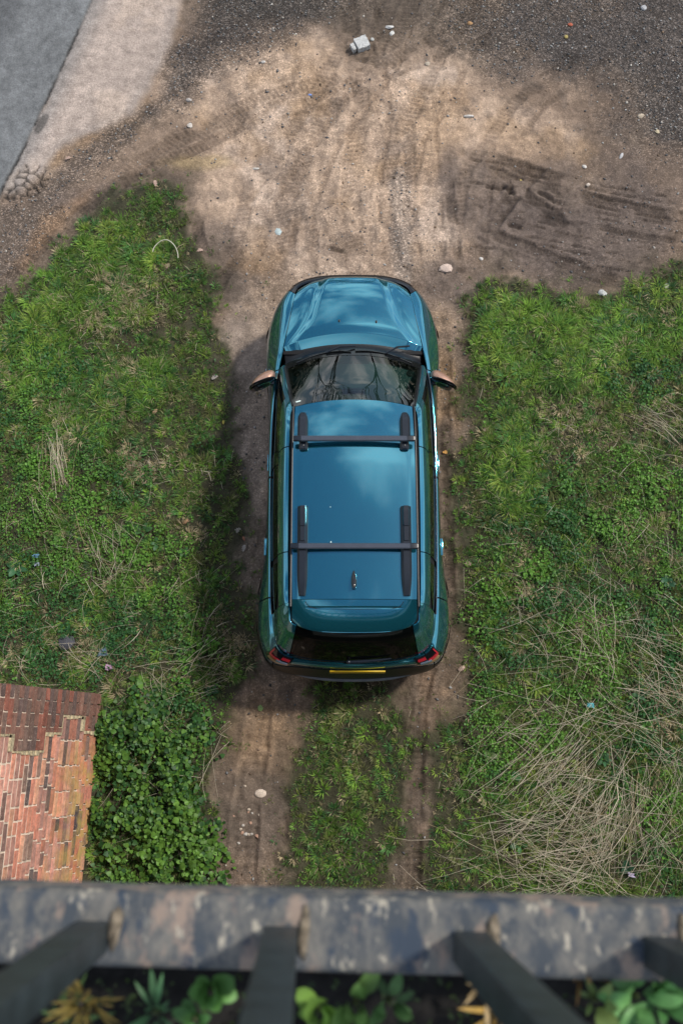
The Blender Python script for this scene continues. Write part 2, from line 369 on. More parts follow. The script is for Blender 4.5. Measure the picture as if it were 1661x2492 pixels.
# asphalt and the weathered apron
asp = roadc * (0.92 + 0.16 * fbm(GX, GY, 1.2, 90, 4))[..., None]
lane = sdist(GX, GY, G([(-900, -400), (115, -400), (60, 0), (-20, 190), (-900, 300)]))
asp = L3(asp, C(.105, .11, .115), .7 * sstep(-.08, .08, lane + wob(GX, GY, .06, 4, 91)))
ap = aprc * (0.86 + 0.28 * fbm(GX, GY, 3, 92, 5))[..., None]
ap = L3(ap, C(.25, .225, .205), sstep(.22, .02, d_apr) * .45)
ap = L3(ap, C(.245, .235, .225), sstep(-.30, -.02, d_road) * .75)
ap = L3(ap, pale * .95, .35 * sstep(.5, .65, fbm(GX, GY, 1.8, 93, 4)))
patch = blob(104, 305, 11, 26, .5, 94, rot=-25); ap = L3(ap, C(.08, .075, .07), .8 * patch)
base = L3(base, ap, m_apr); base = L3(base, asp, m_road)
base = L3(base, C(.030, .030, .030), .97 * seam)
base = np.where(far[..., None], np.where((sdist(GX, GY, road_poly) > 0)[..., None], roadc, C(.045, .055, .028)), base)
grit = np.clip(.10 + .75 * d1 + .70 * d2 + .45 * d3 + .15 * sstep(.5, .65, n_big), 0, 1) * (1 - m_road) * (1 - .55 * m_apr) * (1 - .5 * gmask)
strip_grit = blob(975, 560, 26, 160, .8, 98); grit = np.clip(grit + .25 * strip_grit, 0, 1); base = L3(base, C(.22, .21, .20), .35 * strip_grit * (1 - m_apr))

# relief
Z = (fbm(GX, GY, .7, 100, 4) - .5) * .05 + (fbm(GX, GY, 7, 101, 5) - .5) * .022 + (fbm(GX, GY, 26, 102, 3) - .5) * .010
Z = Z + gmask * (.02 + (fbm(GX, GY, 5, 103, 4) - .5) * .05)
lump = np.clip(fbm(GX, GY, 15, 104, 3) - .5, 0, 1) * .05
rough_zone = np.clip(blob(1240, 520, 230, 150, .8, 105) + blob(900, 600, 330, 110, .9, 106) + blob(1085, 1060, 40, 170, .6, 107) + blob(1020, 1720, 70, 160, .7, 108), 0, 1)
Z = Z + lump * rough_zone * (1 - m_apr)
dk_track = np.zeros(GX.shape)
def track(pts, w=.085, depth=.03, period=.045, skew=.7, ribs=3, darken=.35):
    """pressed tyre print: sunken band, lugs across it and ribs along it"""
    global Z, dk_track
    d, al, sg = ldist(GX, GY, G(pts))
    d2_ = d + wob(GX, GY, .035, 6, 110)
    tot = al.max(); m = sstep(w * 1.25, w * .8, d2_) * sstep(.34, .48, fbm(GX, GY, 3.4, 111, 4)) * sstep(0, .18, al) * sstep(tot, tot - .18, al)
    lug = .5 + .5 * np.sin((al + sg * d * skew) * 2 * math.pi / period)
    rib = .5 + .5 * np.cos(d * 2 * math.pi / (2 * w / ribs))
    depth *= .75; Z = Z - m * (depth * (.55 + .45 * rib) + .014 * lug)
    Z = Z + np.exp(-((d2_ - w * 1.25) / .022) ** 2) * depth * .55 * m.max()
    dk_track = np.maximum(dk_track, m * darken * (.7 + .6 * (1 - lug)))
track([(1190, 560), (1250, 470), (1320, 395)], .09, .035)
track([(1300, 440), (1450, 490), (1661, 530), (1900, 560)], .08, .022, .05)
track([(1190, 385), (1300, 415), (1420, 450)], .07, .02)
track([(1195, 400), (1290, 480), (1400, 560)], .06, .018)
track([(1180, 560), (1300, 610), (1420, 660), (1520, 690)], .075, .022, .04)
track([(1090, 420), (1098, 520), (1115, 640)], .06, .018)
track([(735, 490), (715, 560), (700, 620)], .05, .014)
track([(600, 615), (540, 680), (520, 720)], .075, .022, .05)
track([(505, 640), (478, 560), (492, 500)], .06, .015)
track([(1130, 640), (1090, 720), (1075, 800)], .07, .018)
track([(1300, 520), (1480, 560), (1661, 590)], .05, .012)
track([(1045, 1600), (1020, 1700), (1010, 1850), (1005, 2050), (1000, 2250)], .085, .022, .06, .2, 3, .18)
track([(1000, 1640), (985, 1760), (992, 1850)], .05, .014, .05, .2, 2, .15)
track([(640, 1660), (625, 1800), (600, 1950), (590, 2150)], .12, .03, .09, .1, 2, .15)
track([(1085, 860), (1082, 1000), (1088, 1200), (1095, 1500)], .06, .02, .05, .3, 2, .25)
track([(0, 700), (110, 590), (230, 490), (330, 430), (430, 380), (520, 345)], .07, .02, .06, .1, 2, .3)
for k_ in range(12):
    e_ = (k_ * 37) % 11
    track([(1110 + 14 * e_, 385 + 19 * k_), (1290 + 8 * e_, 405 + 19 * k_ + e_), (1480, 455 + 18 * k_ - e_), (1700, 490 + 17 * k_)], .011, .014, .05, 0, 1, .34)
for k_, tr in enumerate([[(300, 430), (430, 330), (640, 235), (900, 170), (1150, 60)], [(330, 400), (520, 300), (760, 240), (960, 100), (1020, -40)], [(700, 640), (690, 500), (760, 330), (900, 150), (960, -40)], [(1010, 640), (1000, 470), (990, 300), (1080, 120), (1200, -40)],
                        [(560, 640), (600, 480), (720, 300), (860, 60)], [(860, 640), (850, 460), (880, 260), (840, -20)], [(1100, 640), (1130, 420), (1250, 250), (1420, 120)], [(960, 660), (930, 480), (960, 330), (1060, 200)]]):
    track(tr, .075 + .02 * (k_ % 3), .010, .06, .3, 3, .20)
    track([(a_ + 70, b_ + 12) for a_, b_ in tr], .03, .008, .05, .1, 2, .18)
for a in [((1220, 458), (1185, 452)), ((1225, 452), (1250, 470)), ((1310, 465), (1345, 485)), ((1240, 545), (1262, 552)), ((800, 603), (830, 612))]:
    d, al, sg = ldist(GX, GY, G(a)); Z = Z - np.exp(-(d / .025) ** 2) * .05; dk_track = np.maximum(dk_track, .5 * np.exp(-(d / .02) ** 2))
Z = Z * (1 - m_apr * .93) + m_apr * .03
Z = Z + m_road * .012 - seam * .016
# shattered corner of the apron
crk = np.zeros(GX.shape)
crk_poly = G([(46, 420), (62, 402), (112, 408), (128, 428), (98, 470), (70, 486), (0, 492), (8, 470), (30, 445)])
ci_ = sdist(GX, GY, crk_poly); sel = ci_ > -.05
sx_ = GX[sel]; sy_ = GY[sel]; rs = np.random.default_rng(12)
seeds = G([(rs.uniform(0, 130), rs.uniform(398, 495)) for _ in range(34)])
wx = sx_ + wob(sx_, sy_, .02, 14, 140); wy = sy_ + wob(sx_, sy_, .02, 14, 141)
dd = np.sort(np.hypot(wx[:, None] - seeds[None, :, 0], wy[:, None] - seeds[None, :, 1]), axis=1)
crk[sel] = sstep(.020, .004, dd[:, 1] - dd[:, 0]) * sstep(-.01, .03, ci_[sel])
Z = Z - crk * .03
base = L3(base, C(.03, .03, .03), .85 * crk); base = base * (1 - dk_track[..., None] * (1 - m_road[..., None]))
Z = np.where(far, np.where(GY > 60, -.05, 0), Z)
nx, ny = len(gx), len(gy)
V = np.stack([GX, GY, Z], -1).reshape(-1, 3)
ii = (np.arange(ny - 1)[:, None] * nx + np.arange(nx - 1)[None, :]).ravel()
F = np.stack([ii, ii + 1, ii + nx + 1, ii + nx], -1)
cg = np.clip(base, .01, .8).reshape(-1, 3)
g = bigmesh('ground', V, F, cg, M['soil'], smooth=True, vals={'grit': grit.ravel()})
tag(g, kind='structure')

fgx0, fgy0, fstep = -5.2, -1.9, 0.0175
sub_x = np.arange(-5.2, 5.2001, 0.0175); sub_y = np.arange(-1.9, 10.0, 0.0175)
Zs = Z[8:8 + len(sub_y), 7:7 + len(sub_x)]
def hz(x, y):
    i = np.clip(((np.asarray(x) - fgx0) / fstep).astype(int), 0, len(sub_x) - 1)
    j = np.clip(((np.asarray(y) - fgy0) / fstep).astype(int), 0, len(sub_y) - 1)
    return Zs[j, i]

# ================================================================= BRIDGE + RAILING (foreground)
def box_vf(x0, x1, y0, y1, z0, z1, bev=0.0):
    V = [(x0, y0, z0), (x1, y0, z0), (x1, y1, z0), (x0, y1, z0), (x0, y0, z1), (x1, y0, z1), (x1, y1, z1), (x0, y1, z1)]
    F = [(0, 3, 2, 1), (4, 5, 6, 7), (0, 1, 5, 4), (1, 2, 6, 5), (2, 3, 7, 6), (3, 0, 4, 7)]
    return V, F
def bev_box(name, x0, x1, y0, y1, z0, z1, bev, mat, parent=None, seg=2, loc=None):
    import bmesh
    V, F = box_vf(x0, x1, y0, y1, z0, z1)
    me = bpy.data.meshes.new(name); me.from_pydata(V, [], F)
    bm = bmesh.new(); bm.from_mesh(me)
    if bev > 0: bmesh.ops.bevel(bm, geom=bm.edges[:], offset=bev, segments=seg, affect='EDGES', profile=0.6)
    bm.to_mesh(me); bm.free(); me.update()
    me.polygons.foreach_set('use_smooth', [True] * len(me.polygons))
    try: me.set_sharp_from_angle(angle=R(50))
    except Exception: pass
    return link(name, me, mat, parent, loc)

def mat_coping():
    m, nt, b = mat_new('weathered_coping'); N = nt.nodes; L = nt.links
    tc = N.new('ShaderNodeTexCoord')
    mp = N.new('ShaderNodeMapping'); mp.inputs['Scale'].default_value = (1, .55, 1); L.new(tc.outputs['Object'], mp.inputs[0])
    def noi(s, d=6, ro=.6, off=0):
        n = N.new('ShaderNodeTexNoise'); n.inputs['Scale'].default_value = s; n.inputs['Detail'].default_value = d; n.inputs['Roughness'].default_value = ro
        ad = N.new('ShaderNodeVectorMath'); ad.operation = 'ADD'; ad.inputs[1].default_value = (off, off * 2.3, 0); L.new(mp.outputs[0], ad.inputs[0]); L.new(ad.outputs[0], n.inputs['Vector']); return n.outputs['Fac']
    def ramp(src, a, c):
        r = N.new('ShaderNodeMapRange'); r.inputs['From Min'].default_value = a; r.inputs['From Max'].default_value = c; L.new(src, r.inputs['Value']); return r.outputs[0]
    def mix(f, a, bcol):
        mx = N.new('ShaderNodeMix'); mx.data_type = 'RGBA'; L.new(f, mx.inputs['Factor'])
        if isinstance(a, tuple): mx.inputs['A'].default_value = (*a, 1)
        else: L.new(a, mx.inputs['A'])
        mx.inputs['B'].default_value = (*bcol, 1); return mx.outputs['Result']
    c = mix(ramp(noi(28, 8, .7), .4, .62), (.052, .064, .078), (.165, .160, .145))
    c = mix(ramp(noi(17, 7, .6, 3), .54, .62), c, (.27, .21, .17))
    c = mix(ramp(noi(45, 5, .6, 7), .58, .66), c, (.40, .37, .30))
    c = mix(ramp(noi(26, 7, .6, 12), .54, .64), c, (.035, .052, .078))
    L.new(c, b.inputs['Base Color']); b.inputs['Roughness'].default_value = .85
    bp = N.new('ShaderNodeBump'); bp.inputs['Strength'].default_value = .5; bp.inputs['Distance'].default_value = .004; L.new(noi(40, 8, .7), bp.inputs['Height']); L.new(bp.outputs[0], b.inputs['Normal'])
    return m
M['coping'] = mat_coping()
M['girder'] = mat_simple('old_girder_paint', (.10, .11, .12), .7, noise=.4, nscale=6, bump=.3)
M['shade_dark_soil'] = mat_simple('gutter_shade_soil', (.013, .012, .011), .95, noise=.5, nscale=30, bump=.9, bscale=40)  # near-black base stands in for the gutter's deep shade
M['bar_paint'] = mat_simple('dark_bar_paint', (.030, .042, .048), .48, noise=.35, nscale=25, bump=.25, bscale=120)
M['mortar_lump'] = mat_simple('mortar_lump', (.17, .14, .10), .95, noise=.6, nscale=90, bump=.6, bscale=150)
ROT = R(-1.45)
bridge = empty('bridge', (0, -0.226, 0), ROT)
tag(bridge, 'old bridge with a weathered flat stone edge along the bottom of the view', 'bridge')
CZ = 8.8
# coping: long slab with uneven worn edges
n = 700; xs = np.linspace(-9, 9, n)
prof = [(.052, -.10), (.052, -.012), (.046, -.003), (.036, 0), (0, .001), (-.022, 0), (-.040, -.002), (-.049, -.010), (-.052, -.10)]
Vc = []
for i, x in enumerate(xs):
    for j, (py, pz) in enumerate(prof):
        e = 0.0016 * (fbm(np.array([x]), np.array([j * .7]), 9, 120, 3)[0] - .5) * 2
        Vc.append((x, py + e * (1 if j != 4 else 0), CZ + pz + e * .7))
k = len(prof)
Fc = [(i * k + j, (i + 1) * k + j, (i + 1) * k + j + 1, i * k + j + 1) for i in range(n - 1) for j in range(k - 1)]
mesh('coping', Vc, [f[::-1] for f in Fc], M['coping'], bridge)
bev_box('edge_girder', -9, 9, -.42, -.07, CZ - .95, CZ - .30, .01, M['girder'], bridge)
bev_box('bridge_deck', -9, 9, -16, -.43, CZ - .80, CZ - .42, .01, M['girder'], bridge)
# soil-filled gutter behind the coping, deep shade put into its colour
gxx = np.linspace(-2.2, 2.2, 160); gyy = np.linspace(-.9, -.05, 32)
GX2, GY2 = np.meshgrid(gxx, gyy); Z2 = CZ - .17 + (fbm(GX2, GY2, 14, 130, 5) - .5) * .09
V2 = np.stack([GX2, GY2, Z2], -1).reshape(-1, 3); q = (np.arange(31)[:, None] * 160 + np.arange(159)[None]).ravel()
gs = bigmesh('gutter_soil', V2, np.stack([q, q + 1, q + 161, q + 160], -1), None, M['shade_dark_soil'], bridge, smooth=True)
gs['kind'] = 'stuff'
railing = empty('railing', (0, -0.236, CZ), ROT)
tag(railing, 'dark painted iron railing standing on the bridge edge, blurred close to the camera', 'railing')
bar_src = None
for i in range(-14, 15):
    X = -.0855 + .265 * i
    if bar_src is None:
        bar_src = bev_box('bar', -.0235, .0235, -.021, .021, -.01, 1.30, .003, M['bar_paint'], railing, 2, (X, 0, 0))
        ml = []
    else:
        o = bar_src.copy(); COL.objects.link(o); o.parent = railing; o.location = (X, 0, 0)
for o in railing.children: o.rotation_euler = (0, R(1.9), 0)
bev_box('top_rail', -3.9, 3.9, -.035, .035, 1.30, 1.36, .012, M['bar_paint'], railing)
def lump_mesh(name, r, seed, squash=(1, 1, 1), nseg=10, nring=7, amp=.3):
    rr = np.random.default_rng(seed); ph = rr.random(6) * 6
    V = [(0, 0, -r * squash[2])]
    for j in range(1, nring):
        th = math.pi * j / nring
        for i in range(nseg):
            a = 2 * math.pi * i / nseg
            q = 1 + amp * (math.sin(2 * a + ph[0] + th * 2) * .4 + math.sin(3 * a + ph[1]) * .25 * math.sin(th * 2 + ph[2]) + (rr.random() - .5) * .5)
            V.append((r * q * math.sin(th) * math.cos(a) * squash[0], r * q * math.sin(th) * math.sin(a) * squash[1], -r * q * math.cos(th) * squash[2]))
    V.append((0, 0, r * squash[2])); F = []
    for i in range(nseg):
        F.append((0, 1 + (i + 1) % nseg, 1 + i))
        for j in range(nring - 2):
            a = 1 + j * nseg + i; b = 1 + j * nseg + (i + 1) % nseg
            F.append((a, b, b + nseg, a + nseg))
        F.append((1 + (nring - 2) * nseg + i, 1 + (nring - 2) * nseg + (i + 1) % nseg, len(V) - 1))
    return V, F
for i, X in enumerate([-.35, -.0855, .1795, .4445]):
    V_, F_ = lump_mesh('mortar_lump', .015, 300 + i, (.55, 2.1, .35), 14, 9, .5)
    mesh('mortar_lump', V_, F_, M['mortar_lump'], bridge, loc=(X + .033, .004, CZ + .003))

# ================================================================= BRICK WALL
def mat_brick():
    m, nt, b = mat_new('old_brick'); N = nt.nodes; L = nt.links
    oi = N.new('ShaderNodeObjectInfo'); tc = N.new('ShaderNodeTexCoord')
    geo = N.new('ShaderNodeNewGeometry')
    oc = N.new('ShaderNodeAttribute'); oc.attribute_type = 'OBJECT'; oc.attribute_name = 'hue'
    n = N.new('ShaderNodeTexNoise'); n.inputs['Scale'].default_value = 22; n.inputs['Detail'].default_value = 7; n.inputs['Roughness'].default_value = .65; L.new(geo.outputs['Position'], n.inputs['Vector'])
    n4 = N.new('ShaderNodeTexNoise'); n4.inputs['Scale'].default_value = 90; n4.inputs['Detail'].default_value = 4; L.new(geo.outputs['Position'], n4.inputs['Vector'])
    r = N.new('ShaderNodeMapRange'); r.inputs['From Min'].default_value = .3; r.inputs['From Max'].default_value = .7; r.inputs['To Min'].default_value = .6; r.inputs['To Max'].default_value = 1.4
    L.new(n.outputs['Fac'], r.inputs['Value'])
    s = N.new('ShaderNodeVectorMath'); s.operation = 'SCALE'; L.new(oi.outputs['Color'], s.inputs[0]); L.new(r.outputs[0], s.inputs['Scale'])
    # pale lime and yellow lichen crusts, stronger toward the wall's outer foot
    sx = N.new('ShaderNodeSeparateXYZ'); L.new(geo.outputs['Position'], sx.inputs[0])
    rz = N.new('ShaderNodeMapRange'); rz.inputs['From Min'].default_value = 1.0; rz.inputs['From Max'].default_value = .1; L.new(sx.outputs['Z'], rz.inputs['Value'])
    ry = N.new('ShaderNodeMapRange'); ry.inputs['From Min'].default_value = .30; ry.inputs['From Max'].default_value = .0; L.new(sx.outputs['Y'], ry.inputs['Value'])
    mm = N.new('ShaderNodeMath'); mm.operation = 'MULTIPLY'; L.new(rz.outputs[0], mm.inputs[0]); L.new(ry.outputs[0], mm.inputs[1])
    n5 = N.new('ShaderNodeTexNoise'); n5.inputs['Scale'].default_value = 7; n5.inputs['Detail'].default_value = 7; L.new(geo.outputs['Position'], n5.inputs['Vector'])
    r5 = N.new('ShaderNodeMapRange'); r5.inputs['From Min'].default_value = .42; r5.inputs['From Max'].default_value = .62; L.new(n5.outputs['Fac'], r5.inputs['Value'])
    m2 = N.new('ShaderNodeMath'); m2.operation = 'MULTIPLY'; L.new(mm.outputs[0], m2.inputs[0]); L.new(r5.outputs[0], m2.inputs[1])
    m3 = N.new('ShaderNodeMath'); m3.operation = 'MULTIPLY'; m3.inputs[1].default_value = .85; L.new(m2.outputs[0], m3.inputs[0])
    mx = N.new('ShaderNodeMix'); mx.data_type = 'RGBA'; L.new(m3.outputs[0], mx.inputs['Factor']); L.new(s.outputs[0], mx.inputs['A']); mx.inputs['B'].default_value = (.50, .36, .10, 1)
    r6 = N.new('ShaderNodeMapRange'); r6.inputs['From Min'].default_value = .60; r6.inputs['From Max'].default_value = .70; r6.inputs['To Max'].default_value = .55; L.new(n4.outputs['Fac'], r6.inputs['Value'])
    mx2 = N.new('ShaderNodeMix'); mx2.data_type = 'RGBA'; L.new(r6.outputs[0], mx2.inputs['Factor']); L.new(mx.outputs['Result'], mx2.inputs['A']); mx2.inputs['B'].default_value = (.5, .43, .34, 1)
    L.new(mx2.outputs['Result'], b.inputs['Base Color']); b.inputs['Roughness'].default_value = .9
    bp = N.new('ShaderNodeBump'); bp.inputs['Strength'].default_value = .6; bp.inputs['Distance'].default_value = .004; L.new(n.outputs['Fac'], bp.inputs['Height']); L.new(bp.outputs[0], b.inputs['Normal'])
    return m
M['brick'] = mat_brick()
M['mortar'] = mat_simple('lime_mortar', (.74, .62, .50), .95, noise=.3, nscale=18, bump=.5, bscale=80)
BAT = 0.19
wall = empty('brick_wall', (-2.425, 0.75, 0)); wall.rotation_euler = (0, 0, R(-2.4))
tag(wall, 'sloping old red brick wing wall with yellow lichen at the lower left', 'wall')
CH, BL, TH = .0775, .232, .10          # course height, brick pitch, thickness
def wall_x(z): return -BAT * z
def end_y(z): return -.035 * z
# core behind the bricks
zt = 3.1
Vw = [(wall_x(0) + .0015, -.02, -.15), (wall_x(zt) + .0015, end_y(zt) - .02, zt), (wall_x(zt) - .9, end_y(zt) - .02, zt), (-.95, -.02, -.15),
      (wall_x(0) + .0015, -2.6, -.15), (wall_x(zt) + .0015, -2.6, zt), (wall_x(zt) - .9, -2.6, zt), (-.95, -2.6, -.15)]
mesh('mortar_core', Vw, [(0, 1, 2, 3), (7, 6, 5, 4), (0, 4, 5, 1), (1, 5, 6, 2), (2, 6, 7, 3)], M['mortar'], wall, smooth=False)
brk = []
for var in range(4):
    import bmesh
    rr = np.random.default_rng(500 + var)
    V_, F_ = box_vf(-TH, 0, -.5, .5, -.5, .5)
    me = bpy.data.meshes.new('brick'); me.from_pydata(V_, [], F_)
    bm = bmesh.new(); bm.from_mesh(me)
    for v in bm.verts:
        if v.co.x > -.01: v.co.x += (rr.random() - .5) * .006; v.co.y += (rr.random() - .5) * .03; v.co.z += (rr.random() - .5) * .09
    bmesh.ops.bevel(bm, geom=[e for e in bm.edges if all(v.co.x > -.02 for v in e.verts)], offset=.004, segments=1, affect='EDGES')
    bm.to_mesh(me); bm.free(); me.materials.append(M['brick']); brk.append(me)
reds = [(.46, .20, .135), (.40, .165, .115), (.48, .25, .165), (.33, .175, .14), (.44, .22, .17)]
darks = [(.22, .14, .11), (.13, .085, .075), (.10, .075, .07), (.17, .10, .085), (.06, .045, .05)]
def step_edge(c):   # how far the darker, proud repair reaches back from the end, in steps
    z = c * CH
    for lim, v in ((.35, .38), (.80, .24), (1.12, .40), (1.68, .56), (1.92, .42)):
        if z < lim: return v
    return .62
rb = random.Random(11)
stuffV, stuffF = [], []
slope = math.atan(BAT)
fv, ff = [], []
for c in range(36):       # pale mortar smeared along the stepped edge of the repair
    z = (c + .5) * CH - .04; se = step_edge(c); prev = step_edge(c - 1) if c else se
    x = wall_x(z) + .004; y1 = end_y(z) - se
    for (ya, yb) in ((y1 - .012 - rb.random() * .026, y1 + .004), ) + (((y1, end_y(z) - prev),) if abs(prev - se) > .01 else ()):
        hh = CH * .56 if ya > y1 - .1 and yb < y1 + .05 else .010
        zc = z if hh > .02 else z - CH * .5
        V_, F_ = box_vf(x - .03, x + .003, min(ya, yb), max(ya, yb), zc - hh, zc + hh); n0 = len(fv); fv += V_; ff += [tuple(a + n0 for a in f_) for f_ in F_]
mo = mesh('mortar_smear', fv, ff, mat_simple('old_mortar_smear', (.50, .42, .27), .95, noise=.45, nscale=40, bump=.5, bscale=60), wall, smooth=False); mo['kind'] = 'stuff'
for c in range(40):
    z = (c + .5) * CH - .04
    y = end_y(z); first = True
    header_course = (c % 6 == 3)
    lap = 0 if c % 2 == 0 else .5
    yy = 0.0; se = step_edge(c); j = 0
    while yy < 2.45:
        proud = yy < se - .02
        L_ = BL * (.5 if (j == 0 and lap) or (rb.random() < (.13 if not proud else .05)) else 1.0)
        if proud and yy + L_ > se: L_ = max(.08, se - yy)
        w = L_ - (.016 if not proud else .010) - rb.random() * .004
        hgt = CH - .029 - rb.random() * .005 if not proud else CH - .018 - rb.random() * .004
        col = rb.choice(reds if rb.random() < (.74 if not proud else .45) else darks)
        if proud: col = rb.choice([(.27, .10, .07), (.20, .10, .075), (.16, .10, .08), (.23, .12, .09), (.13, .085, .075)])
        if not proud and z < .55 and rb.random() < .5: col = rb.choice([(.42, .19, .11), (.40, .24, .13), (.45, .17, .10)])
        f = rb.uniform(.8, 1.2) * (1.25 if not proud else 1.0)
        x = wall_x(z) + (.002 if proud else .0) + rb.uniform(-.0005, .0025)
        if c < 29:
            o = bpy.data.objects.new('brick', rb.choice(brk)); COL.objects.link(o); o.parent = wall
            o.location = (x, y - yy - L_ / 2, z); o.scale = (1, w, hgt); o.rotation_euler = (0, -slope, R(rb.uniform(-.4, .4)))
            o.color = (col[0] * f, col[1] * f, col[2] * f, 1)
        else:
            V_, F_ = box_vf(x - TH, x, y - yy - L_ / 2 - w / 2, y - yy - L_ / 2 + w / 2, z - hgt / 2, z + hgt / 2)
            n0 = len(stuffV); stuffV += V_; stuffF += [tuple(a + n0 for a in f_) for f_ in F_]
        yy += L_; j += 1
o = mesh('upper_bricks', stuffV, stuffF, M['brick'], wall, smooth=False); o.color = (.25, .09, .06, 1); o['kind'] = 'stuff'
bev_box('wall_cap', wall_x(zt) - .92, wall_x(zt) + .03, -2.6, end_y(zt) + .03, zt, zt + .08, .01, M['mortar'], wall)
# remaining abutment under the deck (out of the photograph's view, carries the bridge)
ab = bev_box('bridge_abutment', 4.9, 9, -16, -1.9, -.1, CZ - .81, .01, M['girder']); tag(ab, 'grey bridge abutment at the right, out of sight under the railing', 'abutment')
ab = bev_box('bridge_abutment', -9, -3.2, -16, -1.9, -.1, CZ - .81, .01, M['girder']); tag(ab, 'grey bridge abutment behind the brick wing wall', 'abutment')

#@@CAR0
# ================================================================= CAR
CX, CY = 0.115, 2.93
car = empty('parked_car', (CX, CY, 0))
tag(car, 'blue-green compact SUV with roof bars parked on the dirt track', 'car')

def A(lst): return np.array(lst, float)
# control nets for the right half: station -> points from top to bottom (x, worldY, z)
LOW = A([
 [(0, 4.885, .985), (0, 4.955, .93), (0, 5.02, .72), (0, 5.02, .50), (0, 4.93, .28)],
 [(.33, 4.87, .98), (.34, 4.94, .93), (.36, 5.00, .72), (.36, 5.00, .50), (.36, 4.92, .28)],
 [(.545, 4.80, .967), (.575, 4.865, .92), (.61, 4.90, .72), (.61, 4.90, .50), (.59, 4.84, .28)],
 [(.60, 4.64, .992), (.705, 4.70, .93), (.775, 4.73, .73), (.775, 4.72, .50), (.74, 4.66, .28)],
 [(.635, 4.42, 1.03), (.735, 4.45, .98), (.862, 4.44, .76), (.862, 4.42, .50), (.80, 4.42, .28)],
 [(.70, 4.07, 1.08), (.765, 4.07, 1.03), (.885, 4.08, .77), (.88, 4.07, .50), (.80, 4.07, .28)],
 [(.735, 3.86, 1.078), (.79, 3.85, 1.02), (.862, 3.82, .78), (.86, 3.80, .50), (.80, 3.80, .28)],
 [(.785, 3.3, 1.055), (.818, 3.3, 1.022), (.848, 3.3, .80), (.85, 3.3, .50), (.80, 3.3, .28)],
 [(.79, 2.6, 1.055), (.821, 2.6, 1.020), (.85, 2.6, .80), (.855, 2.6, .50), (.80, 2.6, .28)],
 [(.78, 2.0, 1.07), (.818, 2.0, 1.03), (.868, 2.0, .80), (.87, 2.0, .50), (.80, 2.0, .28)],
 [(.765, 1.5, 1.08), (.815, 1.5, 1.03), (.913, 1.5, .78), (.905, 1.5, .50), (.82, 1.5, .28)],
 [(.735, 1.2, 1.06), (.80, 1.16, .98), (.885, 1.18, .78), (.88, 1.14, .52), (.80, 1.2, .28)],
 [(.655, 1.055, 1.03), (.715, 1.0, .96), (.775, .985, .78), (.775, .955, .54), (.74, 1.0, .3)],
 [(.40, .975, 1.02), (.42, .935, .95), (.45, .935, .79), (.46, .872, .55), (.45, .93, .3)],
 [(0, .953, 1.02), (0, .908, .95), (0, .905, .80), (0, .842, .55), (0, .90, .3)]])
UPP = A([
 [(0, 4.03, 1.13), (0, 3.80, 1.262), (0, 3.58, 1.388), (0, 3.46, 1.452), (0, 3.36, 1.503)],
 [(.37, 3.99, 1.12), (.35, 3.77, 1.257), (.33, 3.56, 1.382), (.32, 3.44, 1.447), (.315, 3.345, 1.499)],
 [(.640, 3.895, 1.095), (.61, 3.69, 1.232), (.578, 3.50, 1.358), (.560, 3.39, 1.430), (.545, 3.30, 1.486)],
 [(.715, 3.86, 1.085), (.682, 3.66, 1.222), (.642, 3.46, 1.35), (.612, 3.35, 1.436), (.580, 3.26, 1.492)],
 [(.765, 3.60, 1.068), (.738, 3.47, 1.205), (.690, 3.34, 1.36), (.644, 3.22, 1.486), (.590, 3.13, 1.540)],
 [(.79, 3.0, 1.055), (.755, 3.0, 1.21), (.705, 2.95, 1.37), (.652, 2.95, 1.500), (.594, 2.95, 1.547)],
 [(.79, 2.4, 1.06), (.757, 2.4, 1.215), (.708, 2.4, 1.378), (.654, 2.4, 1.506), (.594, 2.4, 1.552)],
 [(.78, 1.9, 1.073), (.748, 1.9, 1.22), (.700, 1.9, 1.378), (.648, 1.9, 1.500), (.590, 1.9, 1.547)],
 [(.765, 1.5, 1.08), (.735, 1.5, 1.22), (.690, 1.5, 1.37), (.640, 1.5, 1.490), (.583, 1.5, 1.537)],
 [(.735, 1.2, 1.06), (.70, 1.25, 1.21), (.662, 1.30, 1.35), (.622, 1.33, 1.44), (.575, 1.36, 1.52)],
 [(.655, 1.055, 1.03), (.625, 1.11, 1.18), (.597, 1.16, 1.33), (.576, 1.20, 1.42), (.553, 1.26, 1.507)],
 [(.40, .975, 1.02), (.39, 1.03, 1.18), (.38, 1.09, 1.33), (.37, 1.14, 1.42), (.36, 1.21, 1.50)],
 [(0, .953, 1.02), (0, 1.01, 1.18), (0, 1.07, 1.33), (0, 1.12, 1.42), (0, 1.20, 1.505)]])

